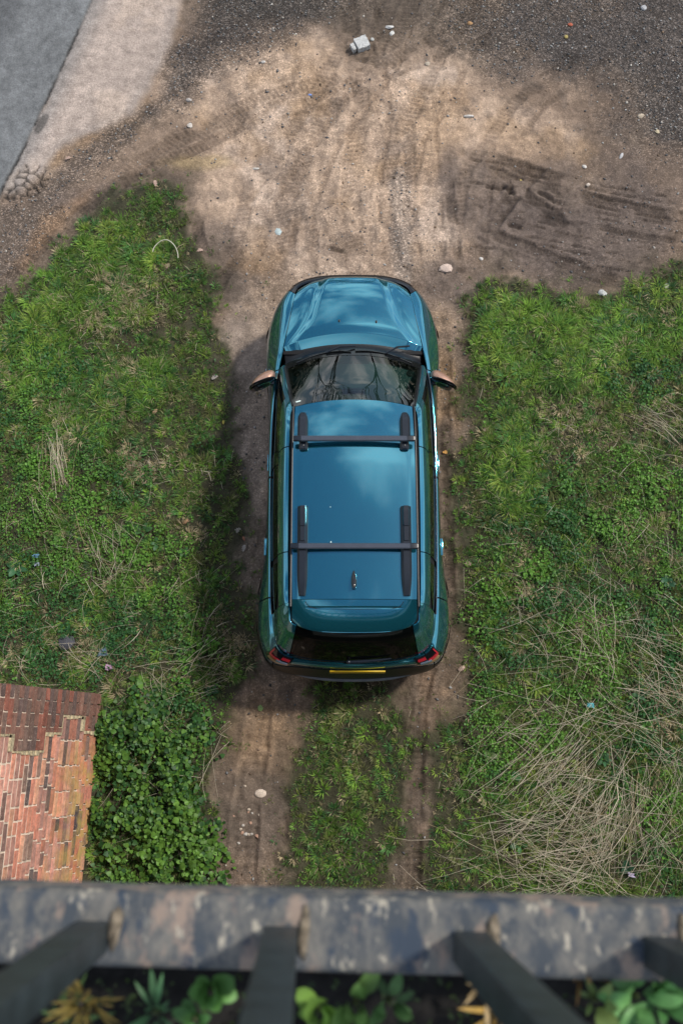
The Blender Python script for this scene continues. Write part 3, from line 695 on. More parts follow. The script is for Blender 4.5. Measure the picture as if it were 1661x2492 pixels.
def cr(p0, p1, p2, p3, t):
    t = t[..., None]
    return .5 * ((2 * p1) + (-p0 + p2) * t + (2 * p0 - 5 * p1 + 4 * p2 - p3) * t * t + (-p0 + 3 * p1 - 3 * p2 + p3) * t ** 3)
def net_eval(net, a, w):
    """a: station coordinate (negative or beyond the end mirrors x), w: level"""
    n = net.shape[0] - 1; k = net.shape[1] - 1
    a = np.asarray(a, float); w = np.asarray(w, float)
    a, w = np.broadcast_arrays(a, w)
    ext = np.concatenate([net[1:4][::-1] * [-1, 1, 1], net, net[-4:-1][::-1] * [-1, 1, 1]], 0)   # offset 3
    full_neg = a < 0; aa = np.where(a < 0, -a, a); over = aa > n; aa = np.where(over, 2 * n - aa, aa)
    sg = np.where(full_neg | over, -1.0, 1.0)
    i = np.clip(np.floor(aa).astype(int), 0, n - 1); t = aa - i
    j = np.clip(np.floor(w).astype(int), 0, k - 1); s = w - j
    def row(off):
        col = ext[i + 3 + off]          # (...,k+1,3)
        def pk(q):
            qc = np.clip(q, 0, k)
            return np.take_along_axis(col, qc[..., None, None].repeat(3, -1), axis=-2)[..., 0, :]
        p1, p2 = pk(j), pk(j + 1)
        p0 = np.where((j == 0)[..., None], 2 * p1 - p2, pk(j - 1)); p3 = np.where((j == k - 1)[..., None], 2 * p2 - p1, pk(j + 2))
        return cr(p0, p1, p2, p3, s)
    P = cr(row(-1), row(0), row(1), row(2), t)
    P = P.copy(); P[..., 0] *= sg
    return P

def surf_normals(fn, a, w, flip):
    e = 1e-3
    du = fn(a + e, w) - fn(a - e, w); dv = fn(a, w + e) - fn(a, w - e)
    nn = np.cross(du, dv); nn /= np.linalg.norm(nn, axis=-1, keepdims=True) + 1e-12
    return nn * flip

WHEELS = [(4.17, .345), (1.49, .345)]
def panel(name, fn, a0, a1, w0, w1, na, nw, mat, off=0.0, rim=0.012, flip=1, mir=False, parent=None, cut=None, extra=None, local=True):
    """a skin panel with turned-in edges, from a surface function"""
    av = np.linspace(a0, a1, na); tv = np.linspace(0, 1, nw)
    w0f = w0 if callable(w0) else (lambda a: np.full_like(a, w0)); w1f = w1 if callable(w1) else (lambda a: np.full_like(a, w1))
    Am = np.repeat(av[:, None], nw, 1); Wm = w0f(av)[:, None] * (1 - tv) + w1f(av)[:, None] * tv
    P = fn(Am, Wm); Nn = surf_normals(fn, Am, Wm, flip)
    if extra is not None: P = P + Nn * extra(Am, Wm)[..., None]
    P = P + Nn * off
    if mir: P = P * [-1, 1, 1]; Nn = Nn * [-1, 1, 1]
    idx = np.arange(na * nw).reshape(na, nw)
    quads = np.stack([idx[:-1, :-1], idx[1:, :-1], idx[1:, 1:], idx[:-1, 1:]], -1).reshape(-1, 4)
    V = P.reshape(-1, 3)
    if cut is not None:
        c = V[quads].mean(1); keep = np.ones(len(quads), bool)
        for (wy, wz) in WHEELS: keep &= ~((np.hypot(c[:, 1] - wy, c[:, 2] - wz) < cut) & (np.abs(c[:, 0]) > .3))
        quads = quads[keep]
    # rim
    ring = np.concatenate([idx[:, 0], idx[-1, 1:], idx[::-1, -1][1:], idx[0, ::-1][1:-1]])
    Vr = V[ring] - Nn.reshape(-1, 3)[ring] * rim
    nb = len(V); m_ = len(ring)
    V = np.concatenate([V, V[ring], Vr])
    rq = np.array([(nb + q, nb + (q + 1) % m_, nb + m_ + (q + 1) % m_, nb + m_ + q) for q in range(m_)])
    F = np.concatenate([quads, rq]) if cut is None else quads
    # orientation: make face normals agree with Nn
    a_, b_, c_ = V[quads[0][0]], V[quads[0][1]], V[quads[0][2]]
    fnm = np.cross(b_ - a_, c_ - a_); 
    if np.dot(fnm, Nn.reshape(-1, 3)[quads[0][0]]) < 0: F = F[:, ::-1]
    V = V - [0, CY, 0]
    return mesh(name, V, F.tolist(), mat, parent or car)
low = lambda a, w: net_eval(LOW, a, w)
upp = lambda a, w: net_eval(UPP, a, w)
def outward(fn, a, w):
    p = fn(np.array([a]), np.array([w]))[0]; n_ = surf_normals(fn, np.array([a]), np.array([w]), 1)[0]
    return 1 if np.dot(n_, [p[0], (p[1] - CY) * .6, .25]) > 0 else -1
FL_L = outward(low, 8.0, 2.0); FL_U = outward(upp, 6.0, 1.0)

def both(fn_make):
    for mir in (False, True): fn_make(mir)
P_ = M['paint']
# inner dark shell that shows in the panel gaps
def shells(mir):
    panel('inner_shell', low, 0, 14, .25, 4, 120, 20, M['shell_black'], off=-.016, flip=FL_L, mir=mir, cut=.36)
    panel('inner_frame', upp, 3.2, 12, 0, 4, 90, 16, M['shell_black'], off=-.018, flip=FL_U, mir=mir)
both(shells)
# front bumper and grille, spanning the nose
panel('front_bumper', low, -2.55, 2.55, .12, 4, 60, 24, M['gloss_black'], flip=FL_L, rim=.02)
panel('grille', low, -2.2, 2.2, .9, 2.6, 40, 8, M['black_plastic'], off=.006, flip=FL_L)
def flare(Am, Wm):
    p = low(Am, Wm); e = 0
    for (wy, wz) in WHEELS:
        d = np.hypot(p[..., 1] - wy, p[..., 2] - wz); e = e + .014 * np.exp(-((d - .41) / .05) ** 2)
    return e
def sides(mir):
    panel('front_fender', low, 2.58, 6.02, .04, 2.25, 46, 18, P_, flip=FL_L, mir=mir)
    d1_ = panel('front_door', low, 6.05, 7.78, .04, 2.55, 26, 18, P_, flip=FL_L, mir=mir)
    d2_ = panel('rear_door', low, 7.81, 9.85, .04, 2.55, 28, 18, P_, flip=FL_L, mir=mir)
    panel('rear_quarter', low, 9.88, 12.02, .04, 2.4, 36, 18, P_, flip=FL_L, mir=mir)
    panel('side_cladding', low, 2.58, 12.02, 2.28, 4, 220, 24, M['black_plastic'], off=.004, flip=FL_L, mir=mir, cut=.375, extra=flare)
    # rails and pillars
    panel('windscreen_pillar', upp, 2.28, 3.22, .02, 3.96, 14, 26, P_, flip=FL_U, mir=mir, off=.002)
    wtop = lambda a: 2.12 + 0 * a
    for (a0, a1) in [(3.24, 5.13), (5.15, 7.0), (7.02, 8.3)]:
        panel('roof_side_rail', upp, a0, a1, wtop, 3.90, 24, 12, P_, flip=FL_U, mir=mir, off=.002)
    panel('rear_pillar', upp, 8.32, 10.28, .03, 3.9, 26, 24, P_, flip=FL_U, mir=mir, off=.001)
    g1 = panel('door_window', upp, 3.26, 5.10, lambda a: .12 + 0 * a, lambda a: 2.06 + 0 * a, 26, 14, M['privacy_glass'], flip=FL_U, mir=mir, off=-.006)
    panel('door_window', upp, 5.36, 7.0, .12, 2.06, 20, 14, M['privacy_glass'], flip=FL_U, mir=mir, off=-.006)
    panel('quarter_window', upp, 7.14, 8.26, lambda a: .12 + .5 * np.clip((a - 7.7) / .56, 0, 1) ** 2, lambda a: 2.06 - 1.1 * np.clip((a - 7.3) / .96, 0, 1) ** 1.6, 16, 12, M['privacy_glass'], flip=FL_U, mir=mir, off=-.005)
    panel('middle_pillar', upp, 5.12, 5.34, .12, 2.06, 5, 12, M['gloss_black'], flip=FL_U, mir=mir, off=-.002)
    # bright waist strip along the window foot
    s = -1 if mir else 1
    av = np.linspace(3.1, 8.3, 60); pp = upp(av, 0 * av + .04)
    sweep('window_trim', [(s * (p[0] + .006), p[1] - CY, p[2] + .004) for p in pp], .0065, M['gloss_black'] if mir else M['bar_alloy'], 6, parent=car)
    return d1_, d2_
def sweep(name, pts, r, mat, nseg=8, parent=None, taper=None, flat=1.0):
    pts = [Vector(p) for p in pts]; V = []; F = []
    up = Vector((0, 0, 1))
    for i, p in enumerate(pts):
        t = (pts[min(i + 1, len(pts) - 1)] - pts[max(i - 1, 0)]).normalized()
        sd_ = t.cross(up)
        if sd_.length < 1e-3: sd_ = Vector((1, 0, 0))
        sd_.normalize(); u2 = sd_.cross(t).normalized()
        rr_ = r * (taper[i] if taper is not None else 1)
        for k_ in range(nseg):
            a = 2 * math.pi * k_ / nseg + math.pi / nseg
            V.append(p + sd_ * math.cos(a) * rr_ + u2 * math.sin(a) * rr_ * flat)
    for i in range(len(pts) - 1):
        for k_ in range(nseg):
            a = i * nseg + k_; b = i * nseg + (k_ + 1) % nseg
            F.append((a, b, b + nseg, a + nseg))
    F.append(tuple(range(nseg))); F.append(tuple(reversed(range((len(pts) - 1) * nseg, len(pts) * nseg))))
    return mesh(name, V, F, mat, parent, auto=40)
def dosides(mir):
    d1_, d2_ = sides(mir)
    s = -1 if mir else 1
    for d_, yc in ((d1_, 2.93), (d2_, 2.08)):
        xh = .866 if yc > 2.5 else .882
        h = bev_box('door_handle', -.009, .009, -.085, .085, -.011, .011, .008, P_, d_, 2, (s * (xh - .030), yc - CY, .905))
both(dosides)

# bonnet with two raised flanks
def hood_fn(v, u):
    """v: 0 rear .. 1 nose, u: -1..1"""
    v, u = np.broadcast_arrays(np.asarray(v, float), np.asarray(u, float))
    ke = A([(.692, 4.075), (.627, 4.42), (.592, 4.64), (.538, 4.79)])
    tt = np.clip(v, -.02, 1.02) * 3; i = np.clip(np.floor(tt).astype(int), 0, 2); t = tt - i
    ex = np.concatenate([[2 * ke[0] - ke[1]], ke, [2 * ke[3] - ke[2]]])
    E_ = cr(ex[i], ex[i + 1], ex[i + 2], ex[i + 3], t)
    x = u * E_[..., 0]
    yc = E_[..., 1] + (.120 * (1 - v) + .118 * v) * (1 - np.abs(u) ** (2.0 + 1.6 * v))
    zr = 1.128 - .048 * u ** 2
    zf = 1.015 - .022 * u ** 2
    z = zr + (zf - zr) * (v ** 1.25) + .020 * np.sin(math.pi * np.clip(v, 0, 1)) - .032 * np.clip((v - .86) / .14, 0, 1.2) ** 2
    # flank line: narrow at the nose, sweeping outward at the rear
    xr_ = .275 + .16 * (1 - v) + .17 * np.exp(-(v / .14) ** 1.6)
    d = (xr_ - np.abs(x)) / .062
    rise = sstep(-.9, .9, d)
    z = z + .026 * rise * (1 - .55 * np.clip((v - .9) / .1, 0, 1)) - .004 * np.exp(-((d + 1.3) / .8) ** 2)
    z = z - .010 * sstep(.12, .0, v) * rise
    return np.stack([x, yc, z], -1)
def hood_n(mir=False):
    return panel('bonnet', lambda a, w: hood_fn(a, w), 0.0, 1.0, -1.0, 1.0, 90, 161, P_, flip=1 if np.cross(hood_fn(.501, .5) - hood_fn(.5, .5), hood_fn(.5, .501) - hood_fn(.5, .5))[2] > 0 else -1, rim=.02)
hood = hood_n()
for px in (-.138, .28 - .05):
    p = hood_fn(.135, px / .66)
    V_, F_ = lump_mesh('washer_nozzle', .011, 44, (1, 1.5, .7), 10, 6, 0.0)
    mesh('washer_nozzle', V_, F_, M['black_plastic'], car, loc=(p[0], p[1] - CY, p[2] + .002))
# dark tray in front of the windscreen, with wipers
av = np.linspace(-1, 1, 41); V = []; F = []
for i, u in enumerate(av):
    r_ = hood_fn(-.0, u); b_ = upp(np.array([abs(u) * 2.2]), np.array([0.0]))[0]; b_ = b_ * [np.sign(u) if u else 1, 1, 1]
    for k_, t in enumerate(np.linspace(0, 1, 7)):
        q = (r_ + [0, .02, -.02]) * (1 - t) + (b_ + [0, 0, -.004]) * t
        q = q + [0, 0, -.055 * math.sin(math.pi * t) + (.008 if k_ in (2, 4) else 0)]
        V.append((q[0], q[1] - CY, q[2]))
for i in range(40):
    for k_ in range(6): a = i * 7 + k_; F.append((a, a + 7, a + 8, a + 1))
mesh('scuttle_panel', V, F, M['black_plastic'], car)
ws = lambda a, w: upp(a, w)
def wiper(name, x0, x1, w0, w1, xo):
    arm = []; bl = []
    n_ = 14
    for i in range(n_):
        t = i / (n_ - 1); x = x0 + (x1 - x0) * t; w = w0 + (w1 - w0) * t - .10 * math.sin(math.pi * t)
        a = abs(x) / .33; p = upp(np.array([min(a, 2.3)]), np.array([max(w, -.3)]))[0]
        bl.append((x, p[1] - CY, p[2] + .014))
    o = sweep(name, bl, .007, M['gloss_black'], 6, parent=car)
    m0 = bl[int(n_ * .55)]
    p0 = (xo, 4.075 - CY, 1.132)
    mid = ((p0[0] + m0[0]) / 2, (p0[1] + m0[1]) / 2 + .02, (p0[2] + m0[2]) / 2 + .026)
    sweep('wiper_arm', [p0, mid, (m0[0], m0[1], m0[2] + .012)], .009, M['rail_plastic'], 6, parent=o)
    return o
wiper('wiper', -.56, -.02, .13, .12, .02)
wiper('wiper', .02, .58, .08, .12, .56)
# windscreen with black border, dashboard behind it
panel('windscreen', upp, -2.24, 2.24, .05, 3.93, 46, 26, M['windscreen'], flip=FL_U, off=.0, rim=.004)
fr = 0.003
panel('windscreen_border', upp, -2.24, 2.24, -.12, lambda a: .30 - .05 * (np.abs(a) / 2.2) ** 2, 46, 6, M['gloss_black'], flip=FL_U, off=fr, rim=.002)
for s in (-1, 1):
    panel('windscreen_border', upp, 2.05, 2.26, .2, 3.9, 5, 26, M['gloss_black'], flip=FL_U, off=fr, rim=.002, mir=(s < 0))
# cabin
Vd = []; Fd = []; nxd = 41
profd = [(4.00, 1.075), (3.92, 1.095), (3.80, 1.098), (3.66, 1.09), (3.55, 1.06), (3.46, .99), (3.43, .86)]
for i in range(nxd):
    x = -.66 + 1.32 * i / (nxd - 1)
    hump = .035 * math.exp(-((x - .34) / .17) ** 4)
    for (y, z) in profd:
        yb = y - .16 * (x / .66) ** 2 * (1 if y > 3.7 else .5)
        Vd.append((x, yb - CY - (hump * 1.2 if y < 3.7 else 0), z - .01 * (x / .6) ** 2 + (hump if 3.45 < y < 3.75 else 0)))
for i in range(nxd - 1):
    for k_ in range(6): a = i * 7 + k_; Fd.append((a, a + 7, a + 8, a + 1))
dash = mesh('dashboard', Vd, Fd, M['dash'], car)
for k_ in range(2):
    bev_box('demister_vent', -.155 + .165 * k_, -.005 + .165 * k_, 3.90 - CY, 3.925 - CY, 1.094, 1.100, .002, M['shell_black'], dash)
for s in (-1, 1):
    V_, F_ = lump_mesh('dash_speaker', .035, 60, (1, 1, .15), 14, 6, 0); mesh('dash_speaker', V_, F_, M['shell_black'], dash, loc=(s * .56, 3.80 - CY, 1.088))
ring = [(.34 + .185 * math.cos(a), 3.36 - CY + .11 * math.sin(a) * .6 , 1.02 + .15 * math.sin(a)) for a in np.linspace(0, 2 * math.pi, 33)]
sweep('steering_wheel', ring, .014, M['cabin'], 8, parent=car)
for s in (-1, 1):
    seat = bev_box('front_seat', s * .35 - .23, s * .35 + .23, 2.62 - CY, 3.10 - CY, .45, .62, .05, M['cabin'], car)
    bk = bev_box('backrest', s * .35 - .22, s * .35 + .22, 2.45 - CY, 2.62 - CY, .55, 1.15, .06, M['cabin'], seat)
bev_box('rear_seat', -.6, .6, 1.6 - CY, 2.1 - CY, .45, .95, .08, M['cabin'], car)
bev_box('cabin_floor', -.76, .76, 1.1 - CY, 4.7 - CY, .26, .32, .01, M['shell_black'], car)
bev_box('firewall', -.7, .7, 4.02 - CY, 4.06 - CY, .3, 1.05, .004, M['shell_black'], car)
def quad_on(fn, a0, a1, w0, w1, name, mat, off, flip, parent=None):
    return panel(name, fn, a0, a1, w0, w1, 6, 4, mat, off=off, flip=flip, rim=.001, parent=parent)
quad_on(upp, -1.93, -1.70, 3.28, 3.46, 'windscreen_sticker', M['sticker'], .004, FL_U)
mrr = sweep('interior_mirror', [(-.11, 3.50 - CY, 1.36), (0, 3.505 - CY, 1.368), (.11, 3.50 - CY, 1.36)], .028, M['shell_black'], 8, parent=car, flat=1.3)

# roof skin
def roof_fn(v, u):
    v, u = np.broadcast_arrays(np.asarray(v, float), np.asarray(u, float))
    aF = np.abs(u) * 2.55
    front = upp(np.minimum(aF, 2.6), aF * 0 + 4.0)
    xf = .548; xb = .552
    x = u * (xf * v + xb * (1 - v) + .014 * np.sin(math.pi * np.clip(v, 0, 1)))
    yf = 3.362 - .062 * np.abs(u) ** 2.2; yb = 1.462
    y = yb + (yf - yb) * v
    z = 1.545 + .022 * np.sin(math.pi * np.clip(.1 + .8 * v, 0, 1)) - .012 * (v - .5) ** 2
    z = z + .026 * (1 - np.abs(u) ** 2.2) - .060 * np.clip((v - .66) / .34, 0, 1.1) ** 2
    z = z - .002 * np.exp(-((np.abs(u) - .93) / .03) ** 2)
    return np.stack([x, y, z], -1)
def fl(fn, a, w):
    e = 1e-3; return 1 if np.cross(fn(a + e, w) - fn(a, w), fn(a, w + e) - fn(a, w))[2] > 0 else -1
roof = panel('roof', roof_fn, 0, 1, -1, 1, 80, 61, P_, flip=fl(roof_fn, .5, .3), rim=.012)
for s in (-1, 1):
    pts = [(s * (.567 if v < 1 else .56), 1.40 + (3.32 - 1.40) * v - CY, float(roof_fn(np.array(v), np.array(1.0))[2]) - .004) for v in np.linspace(0, 1, 40)]
    pts += [(s * (abs(p[0])), p[1] - CY, p[2] + .004) for p in upp(np.full(8, 2.30), np.linspace(3.7, .1, 8))]
    sweep('gutter_seal', pts, .0105, M['black_plastic'], 6, parent=car, flat=.7)
# tailgate spoiler
def sp_fn(v, u):
    v, u = np.broadcast_arrays(np.asarray(v, float), np.asarray(u, float))
    x = u * (.552 + .004 * (1 - v) - .022 * np.clip((.35 - v) / .35, 0, 1.1) ** 2)
    y = 1.170 + .070 * np.abs(u) ** 5 * (1 - v) + .016 * u ** 2 * (1 - v) + (1.452 - 1.165 - 0) * v
    z = 1.498 + .062 * np.clip(v, 0, 1) ** .62 + .018 * (1 - u ** 2) - .02 * np.abs(u) ** 5 * (1 - v)
    z = z - .004 * np.exp(-(((np.hypot(np.maximum(np.abs(x) - .40, 0), 0) + np.abs(y - 1.385)) - .0) / .006) ** 2) * (np.abs(x) < .44)
    return np.stack([x, y, z], -1)
sp = panel('tailgate_spoiler', sp_fn, -.0, 1, -1, 1, 60, 61, P_, flip=fl(sp_fn, .5, .3), rim=.03)
gl = [(x, y - CY, float(sp_fn(np.array((y - 1.165) / .287), np.array(x / .552))[2]) + .0008) for x, y in [(-.435, 1.440), (-.42, 1.415), (-.39, 1.390), (-.33, 1.378), (-.15, 1.374), (0, 1.373), (.15, 1.374), (.33, 1.378), (.39, 1.390), (.42, 1.415), (.435, 1.440)]]
sweep('spoiler_seam', gl, .0028, M['shell_black'], 5, parent=sp, flat=.4)
# rear window and lower tailgate
panel('rear_window', upp, 10.32, 13.68, .12, 3.7, 50, 20, M['rear_glass'], flip=FL_U, off=-.004)
panel('tailgate', low, 12.06, 15.94, .10, 2.0, 60, 16, P_, flip=FL_L)
lipc = [(p[0], p[1] - CY - .004, p[2] + .004) for p in upp(np.linspace(10.2, 13.8, 60), np.full(60, .02))]
sweep('tailgate_edge', lipc, .0065, P_, 6, parent=car, flat=.8)
panel('rear_bumper', low, 12.06, 15.94, 2.03, 4, 60, 16, M['black_plastic'], flip=FL_L, off=.004)
# grey upper face of the bumper step
V = []; F = []
for i, x in enumerate(np.linspace(-.60, .62, 49)):
    yb = .842 + .085 * (abs(x) / .62) ** 2.6
    wd = .034 * (1 - (abs(x) / .63) ** 6)
    V += [(x, yb + .036 - CY, .600), (x, yb - .014 - CY, .590), (x, yb - .022 - CY, .576), (x, yb - .016 - CY, .50), (x, yb + .02 - CY, .47)]
for i in range(48):
    for k_ in range(4): a = i * 5 + k_; F.append((a, a + 5, a + 6, a + 1))
mesh('bumper_step', V, [f[::-1] for f in F], M['bumper_grey'], car)
# number plate, badge letters, rear wiper
bev_box('number_plate', -.26 + .035, .26 + .035, -.010, .0, -.056, .056, .002, M['plate'], car, 1, (0, float(low(np.array([14.0]), np.array([1.5]))[0][1]) - CY - .016, .87)).rotation_euler = (R(-3), 0, 0)
try:
    cu = bpy.data.curves.new('badge_text', 'FONT'); cu.body = 'DUSTER'; cu.size = .048; cu.extrude = .002; cu.space_character = 1.45; cu.align_x = 'CENTER'
    to = bpy.data.objects.new('badge_text', cu); COL.objects.link(to)
    dg_ = bpy.context.evaluated_depsgraph_get(); me = bpy.data.meshes.new_from_object(to.evaluated_get(dg_))
    bpy.data.objects.remove(to); me.name = 'badge_letters'
    bp_ = low(np.array([13.17]), np.array([1.45]))[0]
    bo = link('badge_letters', me, M['badge'], car, (-.345, bp_[1] - CY - .006, bp_[2])); bo.rotation_euler = (R(64), 0, R(-6))
except Exception as e: print('badge', e)
wz = []
for x_, w_ in ((-.05, .36), (.04, .40), (.14, .46), (.24, .53), (.34, .62)):
    q_ = upp(np.array([12 - abs(x_) / .40]), np.array([w_]))[0]; wz.append((x_, q_[1] - CY - .016, q_[2] + .004))
rw = sweep('rear_wiper', wz, .012, M['rail_plastic'], 8, parent=car, taper=[1.1, 1.4, 1.2, 1.0, .5], flat=.7)
V_, F_ = lump_mesh('wiper_hub', .022, 61, (1, 1, .8), 12, 7, 0); mesh('wiper_hub', V_, F_, M['rail_plastic'], rw, loc=(-.05, wz[0][1], wz[0][2]))
# tail lamps: dark housing with red, clear and amber pieces
def lamps(mir):
    tl = panel('tail_lamp', low, 11.42, 12.50, .22, 1.55, 14, 8, M['gloss_black'], off=.010, flip=FL_L, mir=mir)
    def sub(nm, mt, a0, a1, w0, w1, o_):
        q = panel(nm, low, a0, a1, w0, w1, 10, 4, mt, off=o_, flip=FL_L, mir=mir, parent=tl)
    sub('red_lens', M['red_lens'], 11.52, 12.10, .82, 1.02, .022)
    sub('red_lens', M['red_lens'], 12.12, 12.42, .42, .66, .024)
    sub('red_lens', M['red_lens'], 11.50, 11.58, .30, .86, .022)
    sub('clear_lens', M['clear_lens'], 11.98, 12.40, .86, 1.06, .026)
    sub('amber_lens', M['amber_lens'], 11.60, 12.44, 1.12, 1.38, .018)
both(lamps)
# roof rails, feet and cross bars
def rail_block(name, x, y0, y1, w, h0, h1, mat, tf=(1, 1), parent=None, rnd=.35):
    """a rail length: six-sided section with tapering ends"""
    n_ = 12; V = []; F = []
    for i in range(n_ + 1):
        t = i / n_; y = y0 + (y1 - y0) * t
        k0 = 1 - (1 - tf[0]) * max(0, 1 - t / .3) ** 2; k1 = 1 - (1 - tf[1]) * max(0, 1 - (1 - t) / .3) ** 2
        k_ = k0 * k1; zb = float(roof_fn(np.array(np.clip((y - 1.462) / 1.89, 0, 1)), np.array(np.clip(x / .56, -1, 1)))[2]) - .004
        hh = h0 + (h1 - h0) * t
        for (dx, dz) in ((-.5, 0), (-.5, .62), (-.28, 1), (.28, 1), (.5, .62), (.5, 0)):
            V.append((x + dx * w * (.35 + .65 * k_), y - CY, zb + dz * hh * (.3 + .7 * k_)))
    for i in range(n_):
        for q in range(5): a = i * 6 + q; F.append((a, a + 6, a + 7, a + 1))
    F.append(tuple(range(6))); F.append(tuple(reversed(range(n_ * 6, n_ * 6 + 6))))
    me_o = mesh(name, V, F, mat, parent or car, auto=30)
    return me_o
RX = .468
for s in (-1, 1):
    rail_block('roof_rail', s * (RX + .006), 2.95, 3.225, .092, .062, .055, M['rail_plastic'], (1, .25))
    r2 = rail_block('roof_rail', s * (RX - .004), 1.49, 2.30, .092, .056, .060, M['rail_plastic'], (.45, 1))
    rail_block('rail_foot', s * (RX - .004), 2.845, 2.915, .082, .045, .050, M['rail_plastic'], (.8, 1))
    c_ = rail_block('rail_clamp', s * (RX - .004), 2.115, 2.30, .074, .074, .078, M['rail_plastic'], (.95, .9))
    rail_block('rail_cover', s * (RX - .004), 1.98, 2.11, .070, .069, .069, M['rail_plastic'], (1, 1))
    for yy_ in (2.165, 2.255):
        V_, F_ = lump_mesh('screw', .010, 62, (1, 1, .5), 8, 5, 0); mesh('screw', V_, F_, M['badge'], c_, loc=(s * (RX - .004), yy_ - CY, 1.640))
    V_, F_ = lump_mesh('screw', .010, 62, (1, 1, .5), 8, 5, 0); mesh('screw', V_, F_, M['badge'], car, loc=(s * (RX - .004), 2.88 - CY, 1.612))
for (y, xw) in ((2.932, .555), (1.925, .566)):
    zb = 1.650
    V = []; F = []
    pr = [(-.026, -.010), (-.026, .004), (-.018, .013), (.018, .013), (.026, .004), (.026, -.010), (.012, -.018), (-.012, -.018)]
    for x in (-xw + .07, xw - .07):
        for (dy, dz) in pr: V.append((x, y + dy - CY, zb + dz))
    for k_ in range(8): F.append((k_, (k_ + 1) % 8, 8 + (k_ + 1) % 8, 8 + k_))
    cb = mesh('cross_bar', V, F, M['bar_alloy'], car, auto=30)
    for s in (-1, 1):
        V = []; F = []
        for j_, x in enumerate((xw - .072, xw - .012, xw)):
            e = 1.06 if j_ < 2 else .8
            for (dy, dz) in pr: V.append((s * x, y + dy * e - CY, zb + dz * e))
        for j_ in range(2):
            for k_ in range(8): F.append((j_ * 8 + k_, j_ * 8 + (k_ + 1) % 8, j_ * 8 + 8 + (k_ + 1) % 8, j_ * 8 + 8 + k_))
        F.append(tuple(range(8))); F.append(tuple(reversed(range(16, 24))))
        mesh('end_cap', V, F, M['rail_plastic'], cb, auto=30)
# two small white droppings on the roof
for (x_, y_, r_) in ((-.215, 2.30, .0045), (-.21, 1.975, .007)):
    zz_ = float(roof_fn(np.array((y_ - 1.462) / 1.89), np.array(x_ / .56))[2]); V_, F_ = lump_mesh('dropping', r_, 71, (1, 1, .3), 8, 5, .4); mesh('dropping', V_, F_, M['sticker'], car, loc=(x_, y_ - CY, zz_))
# aerial fin
V = []; F = []; nf = 12
for i in range(nf + 1):
    t = i / nf; y = 1.715 - .165 * t; wd = .027 * math.sin(math.pi * min(1, (t * .75 + .04))) ** .8; hh = .055 * (t ** .8) + .004
    if t > .9: hh *= .9
    zb = 1.583
    for a in np.linspace(0, math.pi, 7): V.append((wd * math.cos(a), y - CY, zb + hh * math.sin(a) ** .7 if 0 < a < math.pi - 1e-6 else zb))
for i in range(nf):
    for k_ in range(6): a = i * 7 + k_; F.append((a, a + 7, a + 8, a + 1))
F.append(tuple(range(nf * 7, nf * 7 + 7))); mesh('aerial_fin', V, F, M['gloss_black'], car, loc=(-.005, 0, 0))
# door mirrors
def mirror_part(s):
    ax = Vector((s * .125, -.052, 0)); c0 = Vector((s * .895, 3.705 - CY, 1.06))
    n1, n2 = 22, 14
    def shell_(z_lo, z_hi, nm, mt, grow, front):
        V = []; F = []
        for i in range(n1 + 1):
            t = -1 + 2 * i / n1
            wid = (1 - abs(t) ** 3.2) ** .5
            if t > 0: wid *= 1 - .22 * t
            for j in range(n2 + 1):
                a = math.pi * j / n2 * (1 if front else -1)      # front half is domed, rear half flat
                dy = math.sin(a) * (.118 if front else .034) * wid; dz = math.cos(a) * .098 * wid
                p = c0 + ax * t + Vector((-.15 * s * dy, dy, dz))
                d_ = (p - c0).normalized() * grow
                V.append(p + d_)
        for i in range(n1):
            for j in range(n2): a = i * (n2 + 1) + j; F.append((a, a + n2 + 1, a + n2 + 2, a + 1))
        return V, F
    V, F = shell_(0, 0, '', None, 0.0, True)
    mb = mesh('door_mirror', V, F, M['copper'], car)
    V, F = shell_(0, 0, '', None, 0.001, False)
    hs = mesh('mirror_housing', V, F, M['gloss_black'], mb)
    V = []; 
    pr_ = []
    for i in range(20):
        a = 2 * math.pi * i / 20
        e = Vector((0, 0, 0)) + ax * (math.cos(a) * .80) + Vector((0, 0, .072 * math.sin(a)))
        p = c0 + e + Vector((.012 * s, -.034, 0)); pr_.append(p)
    mesh('mirror_pane', pr_, [tuple(range(20))], M['mirror'], mb, smooth=False)
    # dark band between cap and housing, arm to the door
    bd = [c0 + ax * (1.01 * math.cos(a)) * (1 - abs(math.cos(a)) * .0) + Vector((0, 0, .099 * (1 - abs(math.cos(a)) ** 3.2) ** .5 * (1 if math.sin(a) > 0 else -1))) for a in np.linspace(0, 2 * math.pi, 40)]
    sweep('mirror_band', bd, .006, M['gloss_black'], 6, parent=mb)
    bev_box('mirror_arm', -.05, .05, -.03, .03, -.022, .022, .008, M['rail_plastic'], mb, 2, (s * .795, 3.735 - CY, 1.025))
for s in (1, -1): mirror_part(s)
for s in (-1, 1):
    bev_box('fender_badge', -.004, .004, -.035, .035, -.02, .02, .003, M['chrome'], car, 1, (s * .885, 3.93 - CY, .80))
